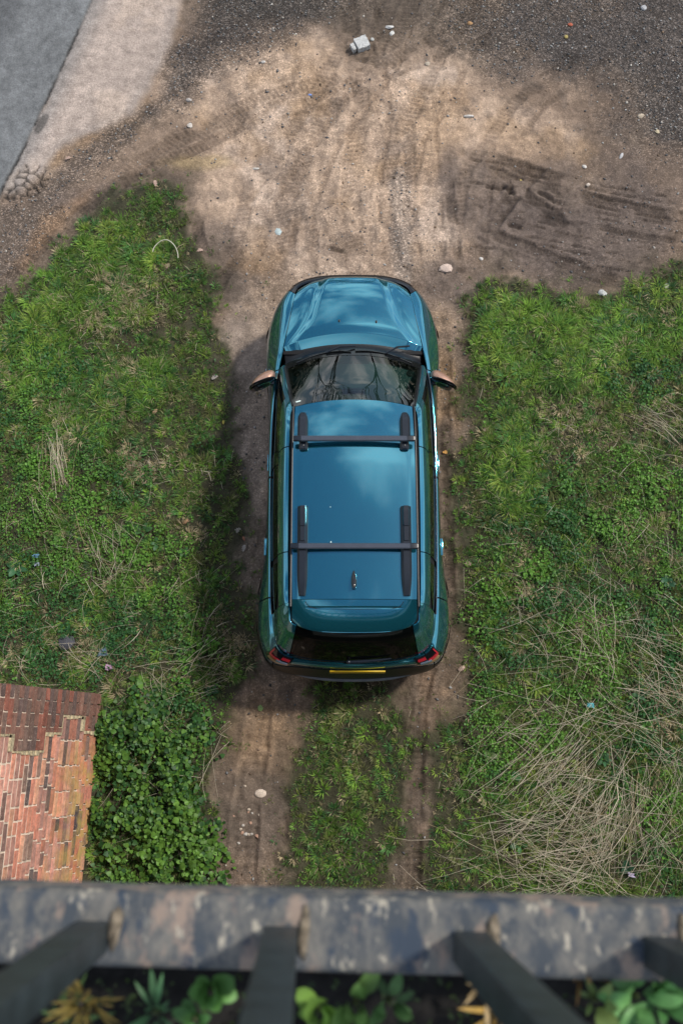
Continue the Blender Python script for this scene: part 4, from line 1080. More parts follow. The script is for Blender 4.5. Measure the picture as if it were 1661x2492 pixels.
# wheels
for (wy, wzz) in WHEELS:
    for s in (-1, 1):
        V = []; F = []; ns = 48
        pf = [(.105, .20), (.112, .29), (.108, .33), (.09, .345), (-.09, .345), (-.108, .33), (-.112, .29), (-.105, .20)]
        for i in range(ns):
            a = 2 * math.pi * i / ns
            for (dx, r_) in pf: V.append((dx, r_ * math.cos(a), r_ * math.sin(a)))
        for i in range(ns):
            for k_ in range(7): F.append((i * 8 + k_, ((i + 1) % ns) * 8 + k_, ((i + 1) % ns) * 8 + k_ + 1, i * 8 + k_ + 1))
        wh = mesh('wheel', V, F, M['tyre'], car, loc=(s * .765, wy - CY, .325))
        V = []; F = []
        for i in range(10):
            a = 2 * math.pi * i / 10
            for (da, r_, dx) in ((-.12, .045, .09), (.12, .045, .09), (.07, .205, .075), (-.07, .205, .075)):
                V.append((s * dx, r_ * math.cos(a + da), r_ * math.sin(a + da)))
            F.append((i * 4, i * 4 + 1, i * 4 + 2, i * 4 + 3))
        b0 = len(V)
        for i in range(24): a = 2 * math.pi * i / 24; V.append((s * .03, .205 * math.cos(a), .205 * math.sin(a)))
        F.append(tuple(range(b0, b0 + 24)))
        mesh('rim', V, F, M['rim'], wh, smooth=False)
# ================================================================= VEGETATION
M['grass'] = mat_tint('grass_blades', .55, .35, trans=.30, noise=.12, nscale=8)
M['leaf'] = mat_tint('broad_leaves', .5, .35, trans=.22, noise=.22, nscale=120)
M['straw'] = mat_tint('dry_stalks', .75, .2, noise=.2, nscale=60)
M['stone'] = mat_tint('gravel_stone', .85, .3, noise=.25, nscale=150, bump=.4, bscale=200)
AREA = (-4.6, 4.9, -1.75, 9.9)
def mixc(a, b, t): return np.asarray(a)[None] * (1 - t[:, None]) + np.asarray(b)[None] * t[:, None]
def in_car(x, y, pad=0.0): return (np.abs(x - CX) < .80 - pad) & (y > .98 + pad) & (y < 4.9 - pad)
def soft_any(x, y, items):
    """sum of soft round zones given in photograph points (px, py, rx, ry)"""
    s = np.zeros(x.shape)
    for (px, py, rx, ry) in items:
        cx, cy = ground_pt(px, py); x1, _ = ground_pt(px + rx, py); _, y1 = ground_pt(px, py - ry)
        q = np.hypot((x - cx) / (x1 - cx), (y - cy) / (y1 - cy)) + (fbm(x, y, 3, int(px) % 97, 3) - .5) * .9
        s = np.maximum(s, sstep(1.25, .65, q))
    return s
dead_spots = [(340, 740, 90, 70), (230, 800, 70, 50), (365, 1130, 70, 40), (140, 1130, 40, 120), (365, 1730, 45, 60), (470, 1300, 60, 50), (60, 1600, 90, 60), (250, 1600, 110, 40),
              (1440, 1080, 110, 80), (1360, 1020, 60, 50), (1300, 1400, 60, 70), (1560, 1320, 90, 60), (1620, 1060, 60, 80), (1090, 1900, 40, 50), (1400, 1500, 120, 60), (1600, 1700, 80, 90), (900, 1700, 60, 40), (580, 1560, 60, 90)]
lush_spots = [(230, 680, 190, 120), (80, 830, 110, 110), (260, 950, 170, 80), (170, 1050, 80, 60), (1350, 820, 260, 120), (1560, 720, 120, 70), (1250, 1150, 90, 130)]
def tufts(nt, nb, seed):
    """grass grown as radiating tufts of many sizes and hues; thins out raggedly at the edge of the turf"""
    r = np.random.default_rng(seed)
    x = r.uniform(AREA[0], AREA[1], nt * 5); y = r.uniform(AREA[2], 7.2, nt * 5)
    keep = (np.abs(x) < 3.75 + .075 * y) & ~in_car(x, y) & ~((x < -2.45) & (y < .78)); x, y = x[keep], y[keep]
    d = grass_mask(x, y); lush = soft_any(x, y, lush_spots); dead = soft_any(x, y, dead_spots)
    dens = sstep(-.10, .22, d) ** 1.3 * (.55 + .45 * sstep(.36, .54, fbm(x, y, 4.5, 202, 3))) + .035 * sstep(-.45, -.05, d)
    # thin, bruised turf along the dirt on the left and in the middle strip
    edge = sstep(.75, .1, d); dens = dens * (1 - .25 * edge)
    keep = r.random(len(x)) < dens
    x, y, d, lush, dead = [q[keep][:nt] for q in (x, y, d, lush, dead)]; m = len(x)
    size = (.55 + .9 * r.random(m) ** 2.2) * (.80 + .45 * lush) * (1 - .35 * sstep(.5, .0, d)); size *= np.where(r.random(m) < .05, 1.4, 1.0)
    cnt = np.clip((nb * size ** 1.6 / (size ** 1.6).sum()).astype(int), 3, 70)
    pal = np.array([(.075, .160, .030), (.115, .235, .036), (.170, .300, .044), (.225, .315, .055), (.042, .110, .038), (.085, .215, .058), (.140, .160, .055), (.40, .335, .205)])
    w_ = np.stack([.26 + 0 * x, .22 + .1 * lush, .12 + .30 * lush, .07 + .14 * lush, .12 + 0 * x, .10 + .05 * lush, .10 + .25 * (1 - lush), .055 + .60 * dead], -1)
    w_ = w_ * (.5 + fbm(x, y, 1.6, 205, 3))[:, None] ** np.array([0, 1, 2, 2, -1, 0, -1, 0]); w_ /= w_.sum(1, keepdims=True)
    pick = (w_.cumsum(1) < r.random(m)[:, None]).sum(1).clip(0, 7)
    ti = np.repeat(np.arange(m), cnt); n = len(ti)
    bias = fbm(x, y, 1.3, 203, 3) * 14
    ang = r.uniform(0, 6.283, n); bi = bias[ti]; ang = np.where(r.random(n) < .45, bi + r.normal(0, .6, n), ang)
    rad = size[ti] * .045 * np.sqrt(r.random(n)) ; bx = x[ti] + np.cos(ang) * rad; by = y[ti] + np.sin(ang) * rad
    L = size[ti] * r.uniform(.035, .095, n); lean = r.uniform(.35, 1.0, n) + rad / .05 * .35
    wd = r.uniform(.0016, .0034, n) * (.8 + .35 * size[ti]); dx, dy = np.cos(ang), np.sin(ang)
    bz = hz(bx, by) - .004; l1 = L * .5; a1 = lean * .55; a2 = np.minimum(lean * 1.35, 1.75)
    mx, my, mz = bx + dx * l1 * np.sin(a1), by + dy * l1 * np.sin(a1), bz + l1 * np.cos(a1)
    tx, ty, tz = mx + dx * l1 * np.sin(a2), my + dy * l1 * np.sin(a2), mz + l1 * np.cos(a2)
    px_, py_ = -dy * wd, dx * wd
    V = np.stack([np.stack([bx - px_, by - py_, bz], -1), np.stack([bx + px_, by + py_, bz], -1),
                  np.stack([mx - px_ * .9, my - py_ * .9, mz], -1), np.stack([mx + px_ * .9, my + py_ * .9, mz], -1), np.stack([tx, ty, tz], -1)], 1)
    b = np.arange(n)[:, None] * 5
    F = np.concatenate([b + [[0, 1, 3]], b + [[0, 3, 2]], b + [[2, 3, 4]]], 0)
    c = pal[pick][ti] * (r.uniform(.7, 1.45, m)[ti] * r.uniform(.7, 1.5, n))[:, None]
    st = (r.random(n) < .04)[:, None]; c = np.where(st, np.array((.45, .38, .24)), c)
    cc = np.repeat(c[:, None], 5, 1); cc[:, 4] *= 1.15
    return V.reshape(-1, 3), F, cc.reshape(-1, 3)
Vg, Fg, Cg = tufts(19000, 460000, 31)
g = bigmesh('grass', Vg, Fg, Cg, M['grass']); tag(g, 'short rough green grass growing over the verges on both sides of the car', 'grass', kind='stuff')
print('grass blades', len(Fg) // 3)

# broad-leaved ground cover
def leaf_fan(x, y, z, yaw, pitch, roll, L, W, shape='oval'):
    """six-point leaves folded along the midrib: returns V (n*6), F (n*4)"""
    if shape == 'oval': pts = np.array([(0, 0, 0), (.28, .46, .10), (.70, .40, .08), (1, 0, -.06), (.70, -.40, .08), (.28, -.46, .10)])
    else: pts = np.array([(0, 0, 0), (.02, .55, .10), (.52, .50, .05), (1, 0, -.10), (.52, -.50, .05), (.02, -.55, .10)])
    n = len(x)
    P = np.repeat(pts[None], n, 0); P[..., 0] *= L[:, None]; P[..., 1] *= W[:, None]; P[..., 2] *= L[:, None]
    cp, sp_ = np.cos(pitch), np.sin(pitch); cr_, sr = np.cos(roll), np.sin(roll); cy, sy = np.cos(yaw), np.sin(yaw)
    X, Y, Zz = P[..., 0], P[..., 1], P[..., 2]
    Y, Zz = Y * cr_[:, None] - Zz * sr[:, None], Y * sr[:, None] + Zz * cr_[:, None]
    X, Zz = X * cp[:, None] - Zz * sp_[:, None], X * sp_[:, None] + Zz * cp[:, None]
    X, Y = X * cy[:, None] - Y * sy[:, None], X * sy[:, None] + Y * cy[:, None]
    V = np.stack([X + x[:, None], Y + y[:, None], Zz + z[:, None]], -1)
    b = np.arange(n)[:, None] * 6
    F = np.concatenate([b + [[0, 2, 1]], b + [[0, 3, 2]], b + [[0, 4, 3]], b + [[0, 5, 4]]], 0)
    return V.reshape(-1, 3), F[:, ::-1]
cover_zones = [(90, 1000, 150, 170), (60, 1180, 140, 120), (220, 1180, 130, 90), (280, 1330, 160, 90), (120, 1450, 190, 130), (330, 1500, 180, 120), (450, 1560, 100, 60), (30, 880, 60, 60),
               (1320, 1330, 150, 130), (1500, 1220, 160, 130), (1230, 1600, 120, 120), (1420, 1560, 180, 150), (1600, 1560, 120, 150), (1580, 1880, 130, 160), (1290, 1720, 160, 120), (1480, 1750, 130, 110), (1200, 1850, 70, 80), (1640, 1330, 70, 120), (1610, 2100, 90, 70), (1180, 1450, 60, 60), (430, 1760, 90, 90), (160, 1620, 140, 50), (1560, 930, 100, 60)]
def cover(n, seed):
    r = np.random.default_rng(seed)
    x = r.uniform(AREA[0], AREA[1], n * 4); y = r.uniform(AREA[2], 6.4, n * 4)
    d = grass_mask(x, y); zone = soft_any(x, y, cover_zones)
    cl = sstep(.44, .60, fbm(x, y, 6.5, 220, 3))
    dens = sstep(.05, .2, d) * (zone * (.25 + .75 * cl) + .03 * cl)
    keep = (r.random(len(x)) < dens) & (np.abs(x) < 3.75 + .075 * y) & ~in_car(x, y) & ~((x < -2.47) & (y < .76))
    x, y, cl, zone = [q[keep][:n] for q in (x, y, cl, zone)]
    m = len(x); L = r.uniform(.010, .032, m) * (.75 + .5 * vnoise(x, y, 2.2, 221)); W = L * r.uniform(.75, 1.0, m)
    z = hz(x, y) + r.uniform(.015, .07, m) * (.5 + .8 * cl)
    V, F = leaf_fan(x, y, z, r.uniform(0, 6.3, m), r.normal(.15, .4, m), r.normal(0, .4, m), L, W)
    t = sstep(.38, .62, fbm(x, y, 1.3, 222, 4) + r.normal(0, .05, m))
    c = mixc((.035, .120, .032), (.115, .265, .036), t) * r.uniform(.6, 1.4, m)[:, None]
    return V, F, np.repeat(c, 6, 0)
Vl, Fl, Cl = cover(90000, 41)
g = bigmesh('leafy_ground_cover', Vl, Fl, Cl, M['leaf'], smooth=True); tag(g, 'mat of small round-leaved green weeds spreading through the grass', 'weeds', kind='stuff')
print('cover leaves', len(Fl) // 4)

# dry stalks
def stalks(items, seed, wmin=.0010, wmax=.0020):
    r = np.random.default_rng(seed); Vs, Fs, Cs = [], [], []; base_i = 0; S = 5
    for (px, py, rad, n, deg, spread, lmin, lmax) in items:
        cx, cy = ground_pt(px, py); s = ground_pt(px + rad, py)[0] - cx
        for q in range(int(n * .5)):
            a0 = r.uniform(0, 6.28); rr_ = s * abs(r.normal(0, 1.15))
            ang = R(deg) + r.normal(0, R(spread)) if spread < 170 else r.uniform(0, 6.28)
            if r.random() < .5: ang += math.pi
            L_ = r.uniform(lmin, lmax); sx_ = cx + rr_ * math.cos(a0) - math.cos(ang) * L_ / 2; sy_ = cy + rr_ * math.sin(a0) - math.sin(ang) * L_ / 2
            bend = r.normal(0, .35 if r.random() < .8 else .9); wd = r.uniform(wmin, wmax) * (1.0 + (.35 if L_ > .5 else 0) + (1.0 if r.random() < .06 else 0))
            h0 = r.uniform(.01, .05); hm = r.uniform(.02, .14) * min(1, L_ / .35)
            px_ = [];  x_, y_ = sx_, sy_; th = ang
            for i in range(S):
                t = i / (S - 1); px_.append((x_, y_, h0 + hm * math.sin(math.pi * t) * .9 + (.02 * t)))
                x_ += math.cos(th) * L_ / (S - 1); y_ += math.sin(th) * L_ / (S - 1); th += bend / (S - 1) + r.normal(0, .05)
            arr = np.array(px_)
            if ((np.abs(arr[:, 0] - CX) < .86) & (arr[:, 1] > .86) & (arr[:, 1] < 5)).any(): continue
            if ((arr[:, 0] < -2.46) & (arr[:, 1] < .80)).any(): continue
            if (grass_mask(arr[[0, -1], 0], arr[[0, -1], 1]) < -.06).any(): continue
            arr[:, 2] += hz(arr[:, 0], arr[:, 1])
            nx_, ny_ = -math.sin(ang), math.cos(ang)
            tone = np.array((.82, .73, .56)) * r.uniform(.6, 1.05) if r.random() < .85 else np.array((.42, .34, .20)) * r.uniform(.7, 1.2)
            for i in range(S):
                w_ = wd * (1 - .55 * i / (S - 1))
                Vs += [(arr[i, 0] - nx_ * w_, arr[i, 1] - ny_ * w_, arr[i, 2]), (arr[i, 0] + nx_ * w_, arr[i, 1] + ny_ * w_, arr[i, 2]), (arr[i, 0], arr[i, 1], arr[i, 2] + w_ * 1.3)]
                Cs += [tone] * 3
            for i in range(S - 1):
                b = base_i + i * 3
                for k_ in range(3): Fs.append((b + k_, b + (k_ + 1) % 3, b + 3 + (k_ + 1) % 3, b + 3 + k_))
            base_i += S * 3
    return np.array(Vs), np.array(Fs), np.array(Cs)
right_straw = [(1330, 1900, 70, 110, 42, 14, .35, .85), (1390, 1840, 50, 60, 45, 10, .4, .8), (1270, 2010, 110, 110, 12, 18, .35, .8), (1350, 2090, 130, 170, 165, 22, .3, .8), (1480, 2030, 80, 170, 62, 20, .3, .9),
               (1530, 1960, 60, 110, 75, 16, .35, .8), (1420, 1990, 120, 170, 20, 60, .25, .7), (1380, 2130, 120, 130, 8, 25, .3, .8), (1210, 2090, 90, 50, 150, 30, .25, .6), (1600, 2060, 70, 70, 65, 50, .25, .7),
               (1260, 1770, 110, 80, 25, 25, .25, .6), (1340, 1620, 90, 70, 160, 40, .25, .6), (1450, 1570, 100, 90, 130, 40, .25, .7), (1600, 1680, 90, 150, 145, 18, .3, .8), (1560, 1560, 100, 110, 90, 40, .15, .5),
               (1440, 1400, 120, 120, 90, 90, .1, .35), (1560, 1300, 100, 110, 100, 50, .12, .4), (1610, 1050, 60, 110, 150, 18, .25, .6), (1400, 1060, 110, 110, 60, 90, .06, .2), (1250, 1480, 100, 70, 30, 90, .1, .4),
               (1110, 1900, 60, 50, 30, 90, .05, .2), (1200, 1280, 80, 50, 30, 90, .06, .25), (1500, 1750, 110, 70, 155, 40, .3, .9), (1630, 1850, 50, 60, 60, 60, .2, .6), (1480, 900, 200, 60, 30, 180, .04, .14)]
left_straw = [(145, 1120, 20, 70, 97, 7, .3, .75), (155, 1040, 35, 40, 80, 30, .1, .3), (100, 1240, 50, 30, 118, 18, .2, .5), (260, 1330, 50, 60, 120, 25, .15, .5), (285, 1400, 60, 40, 60, 50, .15, .4),
              (365, 1130, 40, 110, 30, 180, .04, .14), (360, 1735, 38, 150, 100, 35, .08, .28), (385, 1655, 90, 70, 70, 50, .1, .45), (470, 1580, 90, 80, 40, 22, .2, .55), (520, 1640, 60, 40, 15, 20, .2, .5),
              (230, 1610, 110, 90, 30, 50, .1, .45), (60, 1610, 80, 90, 20, 50, .08, .35), (330, 1460, 110, 90, 40, 180, .06, .25), (110, 1430, 110, 70, 10, 180, .06, .3), (480, 1400, 80, 60, 30, 180, .05, .2),
              (350, 1880, 110, 45, 30, 180, .2, .6), (420, 1990, 90, 40, 150, 60, .15, .5), (300, 1800, 80, 25, 95, 60, .2, .7), (340, 750, 90, 120, 100, 50, .05, .16), (250, 820, 100, 70, 60, 180, .04, .12), (500, 1150, 50, 60, 60, 180, .04, .14), (360, 2150, 110, 50, 20, 60, .15, .4), (540, 1780, 40, 30, 60, 90, .08, .25), (840, 1850, 110, 50, 80, 180, .03, .09)]
Vs, Fs, Cs = stalks(right_straw, 51)
g = bigmesh('dry_straw', Vs, Fs, Cs, M['straw']); tag(g, 'bleached dry stalks flattened across the weeds on the right-hand verge', 'straw', kind='stuff')
Vs, Fs, Cs = stalks(left_straw, 52)
g = bigmesh('dry_straw', Vs, Fs, Cs, M['straw']); tag(g, 'thin pale dead stalks scattered over the left-hand verge and ivy', 'straw', kind='stuff')

# gravel
def pebbles(n, seed):
    r = np.random.default_rng(seed)
    x = r.uniform(-4.4, 4.8, n * 5); y = r.uniform(-1.6, 9.8, n * 5)
    i = np.clip(((x - fgx0) / fstep).astype(int), 0, len(sub_x) - 1); j = np.clip(((y - fgy0) / fstep).astype(int), 0, len(sub_y) - 1)
    gsub = grit[8:8 + len(sub_y), 7:7 + len(sub_x)]; dens = gsub[j, i] ** 1.6
    keep = (r.random(len(x)) < dens * .9 + .015) & (sdist(x, y, apron_poly) < -.03) & ~in_car(x, y) & (grass_mask(x, y) < .1)
    x, y = x[keep][:n], y[keep][:n]; m = len(x)
    s = .004 + .013 * r.random(m) ** 3.0
    o = np.array([(1, 0, 0), (0, 1, 0), (-1, 0, 0), (0, -1, 0), (0, 0, .7), (0, 0, -.6)])
    P = o[None] * s[:, None, None] * r.uniform(.6, 1.35, (m, 6, 1)); P[..., 0] *= r.uniform(.7, 1.5, m)[:, None]
    a = r.uniform(0, 6.28, m)[:, None]; X = P[..., 0] * np.cos(a) - P[..., 1] * np.sin(a); Y = P[..., 0] * np.sin(a) + P[..., 1] * np.cos(a)
    V = np.stack([X + x[:, None], Y + y[:, None], P[..., 2] + (hz(x, y) + s * .25)[:, None]], -1).reshape(-1, 3)
    t = np.array([(0, 1, 4), (1, 2, 4), (2, 3, 4), (3, 0, 4), (1, 0, 5), (2, 1, 5), (3, 2, 5), (0, 3, 5)])
    F = (np.arange(m)[:, None, None] * 6 + t[None]).reshape(-1, 3)
    u = r.random(m); c = np.where((u < .55)[:, None], np.array((.12, .122, .125)), np.where((u < .80)[:, None], np.array((.32, .32, .31)), np.where((u < .93)[:, None], np.array((.20, .145, .10)), np.array((.45, .42, .37)))))
    c = c * r.uniform(.6, 1.4, m)[:, None]
    return V, F, np.repeat(c, 6, 0)
Vp, Fp, Cp = pebbles(26000, 61)
g = bigmesh('gravel', Vp, Fp, Cp, M['stone']); tag(g, 'loose grey gravel and grit strewn over the dark ground beyond the car', 'gravel', kind='stuff')

# ---- ivy patch at the wall
def mat_objcol(name, rough=.5, trans=.2, noise=.25, nscale=60):
    m, nt, b = mat_new(name); N = nt.nodes; L = nt.links
    oi = N.new('ShaderNodeObjectInfo'); tc = N.new('ShaderNodeTexCoord')
    n = N.new('ShaderNodeTexNoise'); n.inputs['Scale'].default_value = nscale; n.inputs['Detail'].default_value = 5; L.new(tc.outputs['Object'], n.inputs['Vector'])
    r = N.new('ShaderNodeMapRange'); r.inputs['From Min'].default_value = .3; r.inputs['From Max'].default_value = .7; r.inputs['To Min'].default_value = 1 - noise; r.inputs['To Max'].default_value = 1 + noise; L.new(n.outputs['Fac'], r.inputs['Value'])
    s = N.new('ShaderNodeVectorMath'); s.operation = 'SCALE'; L.new(oi.outputs['Color'], s.inputs[0]); L.new(r.outputs[0], s.inputs['Scale']); L.new(s.outputs[0], b.inputs['Base Color'])
    b.inputs['Roughness'].default_value = rough; b.inputs['Specular IOR Level'].default_value = .35
    if trans > 0:
        tr = N.new('ShaderNodeBsdfTranslucent'); L.new(s.outputs[0], tr.inputs['Color']); ms = N.new('ShaderNodeMixShader'); ms.inputs[0].default_value = trans
        out = N['Material Output']; L.new(b.outputs[0], ms.inputs[1]); L.new(tr.outputs[0], ms.inputs[2]); L.new(ms.outputs[0], out.inputs['Surface'])
    return m
M['leaf_obj'] = mat_objcol('leaf_own_colour', .48, .2, .18, 60)
M['dead_leaf'] = mat_objcol('dead_leaf', .85, .15, .25, 90)
M['stone_obj'] = mat_objcol('stone_own_colour', .9, 0, .22, 60)
def leaf_shape(kind, L_, W_, seed=0, cup=.12):
    """leaf outline with a raised fold and a serrated or lobed edge"""
    r = np.random.default_rng(seed); V = []; n = 9
    for i in range(n):
        t = i / (n - 1)
        if kind == 'heart': w = (math.sin(math.pi * (t * .82 + .16)) ** .75) * (1.0 + .10 * (i % 2)) if 0 < i < n - 1 else (.42 if i == 0 else 0)
        elif kind == 'oak': w = (math.sin(math.pi * (t * .86 + .05)) ** .7) * (1.0 if i % 2 else .48)
        elif kind == 'long': w = math.sin(math.pi * (t * .92 + .04)) ** .8
        else: w = math.sin(math.pi * (t * .9 + .06)) ** .6
        if i == n - 1: w = 0.02
        x = t * L_ - (.10 * L_ if kind == 'heart' and i == 0 else 0); z = -cup * L_ * (2 * t - .8) ** 2 * .8
        V += [(x, w * W_ / 2, z + cup * W_ * w * .5 + r.normal(0, .02 * L_ * (kind == 'oak'))), (x + .02 * L_, 0, z - .01 * L_), (x, -w * W_ / 2, z + cup * W_ * w * .5 + r.normal(0, .03 * L_ * (kind == 'oak')))]
    F = []
    for i in range(n - 1):
        a = i * 3; F += [(a, a + 3, a + 4, a + 1), (a + 1, a + 4, a + 5, a + 2)]
    return V, [f[::-1] for f in F]
ivy_poly = G([(236, 1700), (330, 1665), (430, 1690), (540, 1760), (525, 1830), (500, 1880), (540, 1990), (560, 2080), (545, 2240), (200, 2240), (208, 1950), (222, 1800)])
ivy = empty('ivy_patch', (-2.0, -.2, 0)); tag(ivy, 'dense patch of glossy green nettles and ivy at the foot of the brick wall', 'ivy')
r = np.random.default_rng(71)
x = r.uniform(-2.52, -1.0, 60000); y = r.uniform(-1.75, .95, 60000); dI = sdist(x, y, ivy_poly)
cl = fbm(x, y, 4.5, 230, 3)
dI = dI + wob(x, y, .22, 3.5, 232)
keep = (r.random(len(x)) < sstep(-.05, .30, dI) * (.10 + .90 * sstep(.40, .54, cl))) & (x > -2.485 + .0)
x, y, dI, cl = x[keep][:4300], y[keep][:4300], dI[keep][:4300], cl[keep][:4300]; m = len(x)
hgt = .03 + .20 * sstep(-.02, .35, dI) * (.35 + 1.1 * cl) * r.uniform(.35, 1.0, m) ** .8
L_ = r.uniform(.018, .040, m) + .032 * r.random(m) ** 2.5; ordr = np.argsort(-hgt * 1.0 - L_ * .5)
top = ordr[:300]; rest = ordr[300:]
t = sstep(.3, .7, r.random(m) * .5 + fbm(x, y, 2.2, 231, 3) * .6)
ci = mixc((.030, .095, .024), (.110, .230, .034), t) * r.uniform(.6, 1.4, m)[:, None]
zz = hz(x, y) + hgt
Vl, Fl = leaf_fan(x[rest], y[rest], zz[rest], r.uniform(0, 6.3, len(rest)), r.normal(-.2, .35, len(rest)), r.normal(0, .35, len(rest)), L_[rest], L_[rest] * .9, 'heart')
Vl = Vl - np.array([-2.0, -.2, 0])
f_ = bigmesh('foliage', Vl, Fl, np.repeat(ci[rest], 6, 0), M['leaf'], ivy, smooth=True); f_['kind'] = 'stuff'
hm = []
for k_ in range(3):
    V_, F_ = leaf_shape('heart', .05, .046, 80 + k_, .16); me = bpy.data.meshes.new('leaf'); me.from_pydata(V_, [], F_); me.polygons.foreach_set('use_smooth', [True] * len(me.polygons)); me.materials.append(M['leaf_obj']); hm.append(me)
for q in top:
    o = bpy.data.objects.new('leaf', hm[q % 3]); COL.objects.link(o); o.parent = ivy
    o.location = (x[q] + 2.0, y[q] + .2, zz[q] + .012); s_ = L_[q] / .05 * 1.05; o.scale = (s_, s_, s_)
    o.rotation_euler = (r.normal(0, .3), r.normal(.25, .3), r.uniform(0, 6.28)); o.color = (*ci[q], 1)

# ---- single larger plants: rosettes of dock and other leaves
def rosette(px, py, n, L0, W0, kind, col, label, seed, cat='weed', z=0.0, up=.35, group=None, name='weed_plant', mat=None, zoff=.02):
    rr = random.Random(seed); X, Y = ground_pt(px, py, z); zb = (float(hz(np.array([X]), np.array([Y]))[0]) if z == 0 else z)
    e = empty(name, (X, Y, zb)); tag(e, label, cat, group)
    V_, F_ = leaf_shape(kind, L0, W0, seed, .14); me = bpy.data.meshes.new('leaf'); me.from_pydata(V_, [], F_); me.polygons.foreach_set('use_smooth', [True] * len(me.polygons)); me.materials.append(mat or M['leaf_obj'])
    for i in range(n):
        o = bpy.data.objects.new('leaf', me); COL.objects.link(o); o.parent = e
        a = 2 * math.pi * i / n + rr.uniform(-.3, .3) * (1 if z == 0 else 3.5); s_ = rr.uniform(.65, 1.15) if z == 0 else rr.uniform(.45, 1.25)
        o.location = (math.cos(a) * L0 * .15, math.sin(a) * L0 * .15, zoff + rr.uniform(0, .02)); o.scale = (s_, s_ * rr.uniform(.85, 1.1), s_)
        o.rotation_euler = (rr.uniform(-.3, .3), -rr.uniform(.1, up * (1.6 if z == 0 else 2.0)), a); f = rr.uniform(.7, 1.35); o.color = (col[0] * f, col[1] * f, col[2] * f, 1)
    V_, F_ = lump_mesh('stem', .006, seed, (1, 1, 3), 6, 4, 0); so = mesh('stem', V_, F_, M['leaf_obj'], e, loc=(0, 0, .01)); so.color = (.10, .13, .05, 1)
    return e
dk = (.045, .125, .035)
rosette(45, 1385, 7, .10, .055, 'oval', (.035, .115, .045), 'broad glossy dock plant at the left picture edge above the wall', 1)
rosette(350, 1295, 5, .09, .05, 'oval', (.05, .13, .04), 'dock with a big pale leaf between the left straw and the car', 2)
rosette(385, 1325, 4, .08, .045, 'oval', (.045, .13, .045), 'second dock just below the one with the big pale leaf', 3)
rosette(145, 1325, 6, .07, .038, 'oval', (.08, .19, .03), 'bright yellow-green seedling in the weeds near the left edge', 4)
rosette(450, 1350, 6, .06, .035, 'oval', (.05, .14, .04), 'small dock nearest the car on the left verge', 5)
rosette(80, 1590, 6, .08, .05, 'oval', (.05, .13, .035), 'round-leaved dock in the straw just above the brick wall', 6)
rosette(265, 1560, 7, .09, .05, 'heart', (.03, .085, .028), 'dark green nettle clump above the wall corner', 7)
rosette(515, 1680, 7, .06, .045, 'heart', (.03, .10, .03), 'nettle clump left of the wheel track behind the car', 8)
rosette(510, 1800, 8, .07, .05, 'heart', (.04, .13, .035), 'nettle reaching out from the ivy toward the wheel track', 9)
rosette(530, 2010, 6, .055, .04, 'heart', (.06, .13, .05), 'small pale ivy sprig on the edge of the left wheel track', 10)
rosette(540, 2130, 6, .05, .036, 'heart', (.08, .18, .04), 'lone bright sprig beside the wheel track close to the railing', 11)
rosette(1465, 1850, 8, .07, .04, 'long', (.045, .13, .05), 'blue-green leafy weed among the straw on the right verge', 12)
rosette(1190, 1838, 5, .06, .045, 'oval', (.16, .22, .09), 'weed with two pale round leaves right of the track', 13)
rosette(1250, 1890, 9, .055, .045, 'heart', (.04, .14, .04), 'bushy green weed left of the big straw heap', 14)
rosette(1570, 1770, 8, .07, .04, 'long', (.08, .20, .04), 'bright star-shaped weed near the right picture edge', 15)
rosette(1260, 2055, 4, .08, .045, 'oval', (.035, .12, .03), 'dock with flat broad leaves at the straw heap\'s lower left', 16)
rosette(1520, 2110, 9, .06, .042, 'heart', (.022, .07, .035), 'dark bluish clump below the straw heap near the railing', 17)
rosette(1620, 1420, 8, .075, .045, 'heart', (.03, .10, .045), 'dark nettle clump at the right picture edge', 18)
rosette(1550, 1690, 6, .07, .05, 'heart', (.035, .11, .04), 'nettle with crinkled leaves above the star-shaped weed', 19)
rosette(240, 1095, 6, .07, .035, 'long', (.05, .14, .045), 'pointed-leaf weed right of the upright dry stalks', 20)

# ---- weeds in the gutter behind the coping, close to the lens
GZ = 8.74
gw = [(865, 2435, 8, .055, .026, 'long', (.10, .19, .05), 'blurred weed with pointed leaves behind the coping, right of the middle bar', 31),
      (520, 2400, 11, .034, .028, 'oval', (.07, .17, .04), 'blurred round-leaved weed left of the middle railing bar', 32),
      (775, 2455, 7, .038, .032, 'oval', (.12, .22, .04), 'blurred bright round leaves at the foot of the middle bar', 33),
      (1540, 2420, 9, .058, .022, 'long', (.08, .19, .06), 'tallest blurred weed, behind the coping near the right corner', 34),
      (1440, 2425, 6, .048, .017, 'long', (.13, .19, .06), 'yellowish blurred weed just left of the tallest one', 35),
      (385, 2455, 12, .052, .008, 'long', (.06, .14, .06), 'blue-green blurred grass tuft between the left and middle bars', 36),
      (1590, 2430, 9, .058, .026, 'oval', (.05, .14, .04), 'dark blurred weed in the lower right corner', 37),
      (480, 2470, 6, .030, .020, 'oval', (.05, .13, .035), 'low blurred weed under the round-leaved one', 38),
      (945, 2430, 7, .052, .022, 'long', (.05, .11, .035), 'dim blurred weed nearest the lower edge, right of centre', 39)]
for (px, py, n_, L0, W0, kd, cl_, lb, sd_) in gw: rosette(px, py, n_ + 2, L0, W0, kd, tuple(q * 1.5 for q in cl_), lb, sd_, z=GZ, up=.8, zoff=.015)
